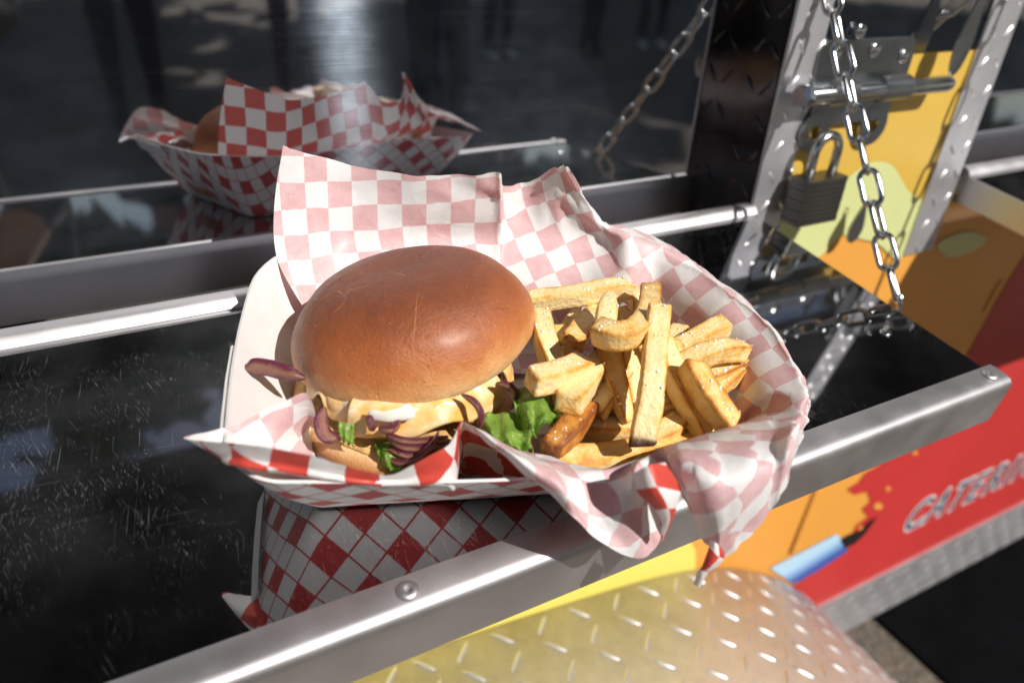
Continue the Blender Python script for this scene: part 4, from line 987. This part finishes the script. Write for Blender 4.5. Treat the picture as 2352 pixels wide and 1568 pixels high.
# ================================================================== FRIES
SALT_V, SALT_F = [], []
def grain(p, r, rnd):
    n = len(SALT_V); ax = Vector((rnd.uniform(-1, 1), rnd.uniform(-1, 1), rnd.uniform(-1, 1))).normalized(); b_ = ax.orthogonal().normalized(); c_ = ax.cross(b_)
    for sx in (-1, 1):
        for sy in (-1, 1):
            for sz in (-1, 1): SALT_V.append(p + (ax * sx * rnd.uniform(.6, 1.1) + b_ * sy * rnd.uniform(.6, 1.1) + c_ * sz * rnd.uniform(.6, 1.1)) * r)
    SALT_F.extend([tuple(n + i for i in f) for f in ((0, 1, 3, 2), (4, 6, 7, 5), (0, 4, 5, 1), (2, 3, 7, 6), (0, 2, 6, 4), (1, 5, 7, 3))])
FCOUNT = 0
def fry(pts, w, label, toast=.12, taper=(1, 1), burn=0, th=.95, roll=0.0, salt=24, seed=None):
    global FCOUNT; FCOUNT += 1; rnd = random.Random(FCOUNT * 13 if seed is None else seed)
    w *= .86
    P = [ph(*q) for q in pts]
    if len(P) == 2: P.insert(1, P[0].lerp(P[1], .5) + EN * rnd.uniform(-.001, .0015))
    C_ = smooth_path(P, 9); n = len(C_)
    # extend the ends with rounded caps
    SQ = []                                             # rounded-square section: (x, y, edge weight, side)
    for sd_i, (ox, oy, tx, ty) in enumerate(((1, 0, 0, 1), (0, 1, -1, 0), (-1, 0, 0, -1), (0, -1, 1, 0))):
        for q in (-.78, -.4, 0, .4, .78): SQ.append((ox + tx * q, oy + ty * q, .45 if abs(q) > .7 else 0, sd_i))
        SQ.append((.93 * (ox + tx), .93 * (oy + ty), 1.0, sd_i))
    prof = len(SQ); V, att = [], []; side_t = [rnd.uniform(-.10, .14) for _ in range(4)]; bulge = [rnd.uniform(-.10, .06) for _ in range(4)]
    L0 = (C_[0] - C_[1]).normalized(); L1 = (C_[-1] - C_[-2]).normalized()
    stations = [(C_[0] + L0 * (w * .07), .55, 0), (C_[0] + L0 * (w * .06), .86, 0), (C_[0] + L0 * (w * .0), .98, 0)] + [(C_[i], 1.0, i / (n - 1)) for i in range(1, n - 1)] + [(C_[-1], .98, 1), (C_[-1] + L1 * (w * .06), .86, 1), (C_[-1] + L1 * (w * .07), .55, 1)]
    off = Vector((rnd.uniform(0, 50), rnd.uniform(0, 50), 0)); twist = rnd.uniform(-.35, .35); slant0, slant1 = rnd.uniform(-.35, .35), rnd.uniform(-.35, .35)
    m = len(stations)
    for i, (p, sc_, t) in enumerate(stations):
        a = stations[max(0, i - 1)][0]; c = stations[min(m - 1, i + 1)][0]; tg = (c - a).normalized() if i not in (0, 1, m - 1, m - 2) else (L1 if i > 2 else -L0)
        up_v = (EN - tg * EN.dot(tg)); up_v = up_v.normalized() if up_v.length > .05 else TB
        sd_ = tg.cross(up_v); rl = roll + twist * (t - .5); up2 = up_v * math.cos(rl) + sd_ * math.sin(rl); sd2 = sd_ * math.cos(rl) - up_v * math.sin(rl)
        tp = (taper[0] + (1 - taper[0]) * min(1, t / .45)) * (taper[1] + (1 - taper[1]) * min(1, (1 - t) / .45))
        wl = 1 + .10 * noise.noise(Vector((t * 2.2, 0, 0)) + off); sl = slant0 * max(0, 1 - t / .12) - slant1 * max(0, 1 - (1 - t) / .12)
        for X, Y, ed, sd_i in SQ:
            r = w / 2 * sc_ * tp * wl * (1 + .06 * noise.noise(p * 150 + off + Vector((X, Y, 0))) + .035 * noise.noise(p * 520 + Vector((X * 2, Y * 2, 1))))
            if ed < .1: r *= 1 + bulge[sd_i] * .5
            V.append(p + sd2 * (X * r) + up2 * (Y * r * th) + tg * (X * r * sl))
            en = max(0, 1 - min(t, 1 - t) / .07)
            bu = burn * max(0, (t - .885 + .03 * noise.noise(p * 300)) / .05) if burn else 0
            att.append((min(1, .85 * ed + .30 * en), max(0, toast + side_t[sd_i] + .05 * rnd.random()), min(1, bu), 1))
        if salt and 2 < i < m - 3 and rnd.random() < salt / m * .6:
            for _ in range(rnd.choice((1, 2, 3, 5))):
                X = rnd.uniform(-.9, .9); grain(p + sd2 * (X * w / 2 * tp) + up2 * (w / 2 * th * tp * 1.0) + tg * rnd.uniform(-.002, .002), rnd.choice((.00018, .00024, .0003, .0005)), rnd)
    F = []
    for i in range(m - 1):
        for k in range(prof): F.append((i * prof + k, i * prof + (k + 1) % prof, (i + 1) * prof + (k + 1) % prof, (i + 1) * prof + k))
    F += [tuple(range(prof))[::-1], tuple(range((m - 1) * prof, m * prof))]
    o = part('french_fry', (V, F), FRY, None, True)
    ca = o.data.color_attributes.new('toast', 'FLOAT_COLOR', 'POINT'); ca.data.foreach_set('color', np.array(att, dtype=np.float32).ravel())
    tag(o, label, 'fry', 'french fries in the right of the tray'); return o
fry([(1205, 694, .046), (1330, 678, .050), (1405, 664, .052), (1440, 664, .050)], .0112, 'long pale fry lying across the back of the pile, touching the bun', .02)
fry([(1425, 660, .040), (1465, 690, .044), (1470, 730, .040)], .0105, 'golden fry half hidden behind the curved fry at the back', .22)
fry([(1490, 690, .044), (1510, 720, .040)], .0100, 'fry tip peeking out at the back right of the pile', .15)
fry([(1243, 722, .052), (1252, 780, .052), (1272, 838, .046)], .0112, 'short upright fry standing against the right side of the bun', .08)
fry([(1332, 700, .036), (1310, 745, .036), (1288, 790, .034)], .0085, 'slim pointed fry with a sharp top just right of the bun', .10, (.35, 1))
fry([(1385, 705, .040), (1348, 745, .046), (1312, 792, .054)], .0125, 'thick golden fry with a square end face beside the pointed fry', .28)
fry([(1402, 672, .064), (1393, 720, .064), (1388, 780, .058)], .0110, 'upright fry with a sharp pointed top at the centre of the pile', .06, (.3, 1))
fry([(1388, 775, .054), (1410, 870, .047), (1442, 968, .036)], .0115, 'fry below the curved fry, running down to a pointed lower tip', .14, (1, .45))
fry([(1494, 668, .058), (1486, 722, .066), (1458, 762, .072), (1416, 772, .073), (1372, 760, .071)], .0115, 'curved golden hook-shaped fry on top of the pile', .30)
fry([(1512, 714, .074), (1500, 850, .066), (1489, 945, .055), (1474, 1022, .045)], .0118, 'longest fry at the front, with a burnt black lower end', .05, (1, 1), 1.0)
fry([(1515, 780, .060), (1560, 880, .050), (1625, 1000, .034)], .0115, 'pale fry slanting down right of the longest fry', .03)
fry([(1588, 842, .060), (1628, 910, .055), (1676, 975, .047)], .0122, 'browned fry with a square end, lowest on the right', .26)
fry([(1528, 820, .046), (1600, 780, .050), (1664, 748, .052)], .0110, 'salty fry pointing up right, uppermost on the right side', .14, salt=70)
fry([(1545, 848, .052), (1620, 815, .058), (1660, 805, .058), (1706, 806, .053)], .0108, 'bent golden fry on the right, just below the salty one', .20)
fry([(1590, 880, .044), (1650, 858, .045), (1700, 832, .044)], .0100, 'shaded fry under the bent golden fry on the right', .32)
fry([(1222, 876, .059), (1280, 862, .057), (1338, 838, .053)], .0120, 'pale stubby fry with a blunt end beside the lower right of the bun', .0)
fry([(1398, 812, .046), (1352, 870, .048), (1306, 926, .051)], .0130, 'thick pale fry with a square end above the lettuce', .06)
fry([(1352, 935, .040), (1310, 985, .041), (1266, 1030, .040)], .0118, 'dark brown crispy fry beside the lettuce', .62, (.8, .9))
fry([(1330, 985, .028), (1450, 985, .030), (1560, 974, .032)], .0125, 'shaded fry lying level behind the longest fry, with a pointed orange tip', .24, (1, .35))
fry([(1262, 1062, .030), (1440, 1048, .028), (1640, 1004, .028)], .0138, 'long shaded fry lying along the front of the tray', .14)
fry([(1296, 800, .050), (1322, 850, .046), (1352, 905, .040)], .0105, 'golden fry crossing under the stubby pale fry near the pile centre', .18)
fry([(1440, 790, .050), (1452, 850, .045), (1462, 930, .036)], .0100, 'slim fry standing left of the longest fry, mostly hidden', .12)
fry([(1600, 905, .040), (1560, 840, .046), (1540, 790, .050)], .0100, 'slim fry crossing behind the pale slanting fry', .20)
fry([(1640, 900, .040), (1672, 870, .042), (1694, 852, .042)], .0095, 'short fry tucked beneath the browned one at the right', .25)
for pts, w_, tt, lb in (
    ([(1560, 760, .040), (1530, 820, .044), (1500, 880, .044)], .0105, .16, 'fry leaning behind the longest fry towards the salty one'),
    ([(1420, 715, .050), (1440, 760, .046), (1470, 800, .042)], .0100, .22, 'fry glimpsed inside the bend of the hook-shaped fry'),
    ([(1280, 760, .046), (1300, 810, .046), (1330, 850, .042)], .0105, .14, 'fry standing between the bun side and the thick golden fry'),
    ([(1590, 935, .034), (1540, 985, .034), (1490, 1010, .032)], .0110, .20, 'fry lying low behind the paper rim right of the burnt end'),
    ([(1480, 930, .038), (1540, 925, .038), (1590, 900, .040)], .0105, .26, 'fry crossing level behind the two slanting fries'),
    ([(1370, 945, .038), (1400, 900, .042), (1440, 850, .044)], .0105, .18, 'fry rising from behind the dark crispy fry')):
    fry(pts, w_, lb, tt, salt=14)
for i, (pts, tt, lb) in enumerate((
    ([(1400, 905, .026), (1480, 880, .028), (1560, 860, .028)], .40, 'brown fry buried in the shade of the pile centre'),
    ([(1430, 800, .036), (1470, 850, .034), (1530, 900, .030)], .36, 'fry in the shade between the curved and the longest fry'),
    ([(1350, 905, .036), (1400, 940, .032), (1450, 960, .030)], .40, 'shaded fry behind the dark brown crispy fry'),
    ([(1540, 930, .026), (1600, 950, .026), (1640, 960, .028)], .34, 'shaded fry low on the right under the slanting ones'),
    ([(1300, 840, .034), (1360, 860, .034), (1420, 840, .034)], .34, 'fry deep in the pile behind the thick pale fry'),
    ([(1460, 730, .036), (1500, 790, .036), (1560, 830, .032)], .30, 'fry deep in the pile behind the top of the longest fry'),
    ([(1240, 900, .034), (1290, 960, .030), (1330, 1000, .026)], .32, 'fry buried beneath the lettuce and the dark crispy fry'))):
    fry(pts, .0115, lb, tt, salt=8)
# crumbs of salt that fell on the paper and a few on the bun
rs = random.Random(5)
for k in range(60):
    p = ph(rs.uniform(1240, 1700), rs.uniform(880, 1030), .034)
for k in range(110):
    a = rs.uniform(0, 2 * math.pi); phi = rs.uniform(.05, 1.3); r = math.cos(phi) ** .75
    grain(bun_pt(.0568 * r * math.cos(a), .0523 * r * math.sin(a), .0337 * math.sin(phi)), rs.choice((.00007, .00009, .00012)), rs)
so_ = part('salt_grains', (SALT_V, SALT_F), SALT, None, False); so_['kind'] = 'stuff'; tag(so_, 'white salt grains scattered over the fries and bun', 'salt')
print('salt', len(SALT_F) // 6)

# ================================================================== PEOPLE (mirrored in the steel) AND TREES (added out of view to darken reflections)
def person(loc, rz, shirt, trousers, shoes, skin, hair, label, pose=None, height=1.72):
    k = height / 1.72
    J = {'pel': (0, 0, .95), 'sp': (0, .0, 1.15), 'ch': (0, 0, 1.32), 'nk': (0, 0, 1.47), 'hd': (0, -.015, 1.57), 'hd2': (0, -.01, 1.68),
         'hl': (.095, 0, .90), 'kl': (.10, -.02, .50), 'al': (.105, .02, .09), 'tl': (.115, -.13, .035),
         'hr': (-.095, 0, .90), 'kr': (-.10, -.02, .50), 'ar': (-.105, .02, .09), 'tr': (-.115, -.13, .035),
         'sl': (.18, 0, 1.39), 'el': (.24, .02, 1.12), 'wl': (.24, -.08, .88), 'fl': (.235, -.10, .79),
         'sr': (-.18, 0, 1.39), 'er': (-.24, .02, 1.12), 'wr': (-.24, -.08, .88), 'fr': (-.235, -.10, .79)}
    if pose: J.update(pose)
    RAD = {'pel': .145, 'sp': .135, 'ch': .15, 'nk': .058, 'hd': .085, 'hd2': .075, 'hl': .10, 'kl': .065, 'al': .045, 'tl': .038, 'hr': .10, 'kr': .065, 'ar': .045, 'tr': .038,
           'sl': .065, 'el': .045, 'wl': .032, 'fl': .028, 'sr': .065, 'er': .045, 'wr': .032, 'fr': .028}
    names = list(J); E_ = [('pel', 'sp'), ('sp', 'ch'), ('ch', 'nk'), ('nk', 'hd'), ('hd', 'hd2'), ('pel', 'hl'), ('hl', 'kl'), ('kl', 'al'), ('al', 'tl'), ('pel', 'hr'), ('hr', 'kr'), ('kr', 'ar'), ('ar', 'tr'),
                           ('ch', 'sl'), ('sl', 'el'), ('el', 'wl'), ('wl', 'fl'), ('ch', 'sr'), ('sr', 'er'), ('er', 'wr'), ('wr', 'fr')]
    me = bpy.data.meshes.new('p'); me.from_pydata([Vector(J[n]) * k for n in names], [(names.index(a), names.index(b)) for a, b in E_], [])
    to = link(bpy.data.objects.new('p', me)); sk_ = to.modifiers.new('s', 'SKIN')
    for i, n in enumerate(names):
        d = me.skin_vertices[0].data[i]; r = RAD[n] * k; d.radius = (r, r * (.78 if n in ('pel', 'sp', 'ch') else 1)); d.use_root = (n == 'pel')
    sb = to.modifiers.new('u', 'SUBSURF'); sb.levels = 1; sb.render_levels = 1
    bpy.context.view_layer.update(); dg = bpy.context.evaluated_depsgraph_get(); m2 = bpy.data.meshes.new_from_object(to.evaluated_get(dg)); bpy.data.objects.remove(to)
    for m in (shirt, trousers, shoes, skin, hair): m2.materials.append(m)
    nk = J['nk'][2] * k; wr_ = [Vector(J['wl']) * k, Vector(J['wr']) * k]
    for p in m2.polygons:
        c = p.center; p.use_smooth = True
        if c.z < .10 * k: mi_ = 2
        elif c.z < .93 * k and abs(c.x) < .19: mi_ = 1
        elif c.z > nk: mi_ = 4 if (c.z > nk + .15 * k or c.y > J['nk'][1] + .03) else 3
        elif min((c - w).length for w in wr_) < .14 * k: mi_ = 3
        else: mi_ = 0
        p.material_index = mi_
    o = link(bpy.data.objects.new('person', m2)); o.location = loc; o.rotation_euler = (0, 0, rz)
    tag(o, label, 'person', 'people standing in front of the truck'); return o
DK = simple('dark_denim', (.016, .02, .035), .8, 0, .2, 12); BK = simple('black_cotton', (.012, .012, .014), .8, 0, .2, 12); NV = simple('navy_cotton', (.02, .03, .055), .8, 0, .2, 12)
GR = simple('grey_cotton', (.12, .12, .13), .8, 0, .2, 12); TN = simple('khaki_cotton', (.16, .12, .08), .8, 0, .15, 12); WS = simple('white_shoe', (.75, .75, .75), .5, 0, .05, 12)
BS = simple('brown_shoe', (.06, .035, .02), .5, 0, .1, 12); SK1 = simple('skin_tone', (.42, .24, .17), .5, 0, .08, 30); HR = simple('dark_hair', (.02, .014, .01), .6, 0, .3, 40); RD = simple('dark_red_cotton', (.14, .02, .025), .8, 0, .2, 12)
hold = {'el': (.20, -.12, 1.14), 'wl': (.12, -.30, 1.25), 'fl': (.06, -.36, 1.27), 'er': (-.22, -.10, 1.12), 'wr': (-.12, -.30, 1.22), 'fr': (-.05, -.36, 1.25)}
person((-.78, -.92, GZ), R_(172), BK, BK, BK, SK1, HR, 'photographer in black clothes, mirrored at the left of the steel panel', hold, 1.66)
person((2.75, -5.8, GZ), R_(165), NV, DK, WS, SK1, HR, 'person in navy top and white shoes, mirrored above the tray', None, 1.75)
person((1.25, -3.6, GZ), R_(200), BK, BK, BK, SK1, HR, 'person in black, standing close, mirrored above the right of the tray', None, 1.8)
person((3.6, -5.6, GZ), R_(150), GR, BK, BK, SK1, HR, 'person in grey top and black trousers, mirrored left of the chain', None, 1.7)
person((.75, -4.9, GZ), R_(185), NV, DK, BS, SK1, HR, 'person in navy top and dark jeans, mirrored above the back of the tray', None, 1.72)
person((4.6, -6.0, GZ), R_(190), RD, DK, WS, SK1, HR, 'person in dark red top, mirrored at the top right of the steel panel', None, 1.7)
person((1.9, -5.0, GZ), R_(175), BK, DK, BK, SK1, HR, 'person in black top and jeans, mirrored between two others', None, 1.78)
person((-.3, -4.4, GZ), R_(175), BK, BK, BK, SK1, HR, 'person in black, mirrored at the upper left beside the photographer', None, 1.78)

def tree(loc, h, r, seed, label):
    rnd = random.Random(seed); t = thing('added_tree', label, 'tree', Vector(loc), 'added trees across from the truck'); x, y, z = loc
    paths = [tube([Vector((x, y, z)), Vector((x + .1, y, z + h * .25)), Vector((x, y + .1, z + h * .5)), Vector((x + .1, y, z + h * .8))], [.22, .17, .12, .05], 8)]
    ends = []
    for k in range(7):
        a = rnd.uniform(0, 6.28); e = Vector((x + math.cos(a) * r * .6, y + math.sin(a) * r * .6, z + h * rnd.uniform(.5, .85))); ends.append(e)
        paths.append(tube([Vector((x, y, z + h * rnd.uniform(.28, .45))), Vector((x, y, z + h * .5)).lerp(e, .5), e], [.09, .06, .02], 6))
    part('trunk', join(*paths), BARK, t)
    V, F = [], []
    cl = [Vector((rnd.gauss(0, r * .45), rnd.gauss(0, r * .45), rnd.uniform(-.5, .5) * h * .55)) for _ in range(26)]
    for k in range(2600):
        c = rnd.choice(cl) + Vector((rnd.gauss(0, .55), rnd.gauss(0, .55), rnd.gauss(0, .45))) + Vector((x, y, z + h * .66))
        a = Vector((rnd.uniform(-1, 1), rnd.uniform(-1, 1), rnd.uniform(-1, 1))).normalized(); b_ = a.orthogonal().normalized(); s_ = rnd.uniform(.35, .7); n = len(V)
        V += [c - a * s_, c + b_ * s_ * .5, c + a * s_, c - b_ * s_ * .5]; F.append((n, n + 1, n + 2, n + 3))
    part('crown', (V, F), LEAF, t, False)
SPOT = ((-8, -8, 9.5, 3.4), (-3.6, -9.5, 10, 3.4), (-.2, -12.5, 9, 2.8), (7.6, -12.5, 9, 3.0), (10, -13, 8.5, 3.0), (12, -7, 8.5, 3.0), (14, -2.5, 9, 3.2))  # unseen trees added to block sky reflections and shade the mirrored ground
ORD = ('farthest left', 'second from left', 'third from left', 'fourth from left', 'third from right', 'second from right', 'farthest right')
for i, (x, y, h, r) in enumerate(SPOT):
    tree((x, y, GZ), h, r, 40 + i, 'unseen leafy tree added ' + ORD[i] + ' across from the truck')
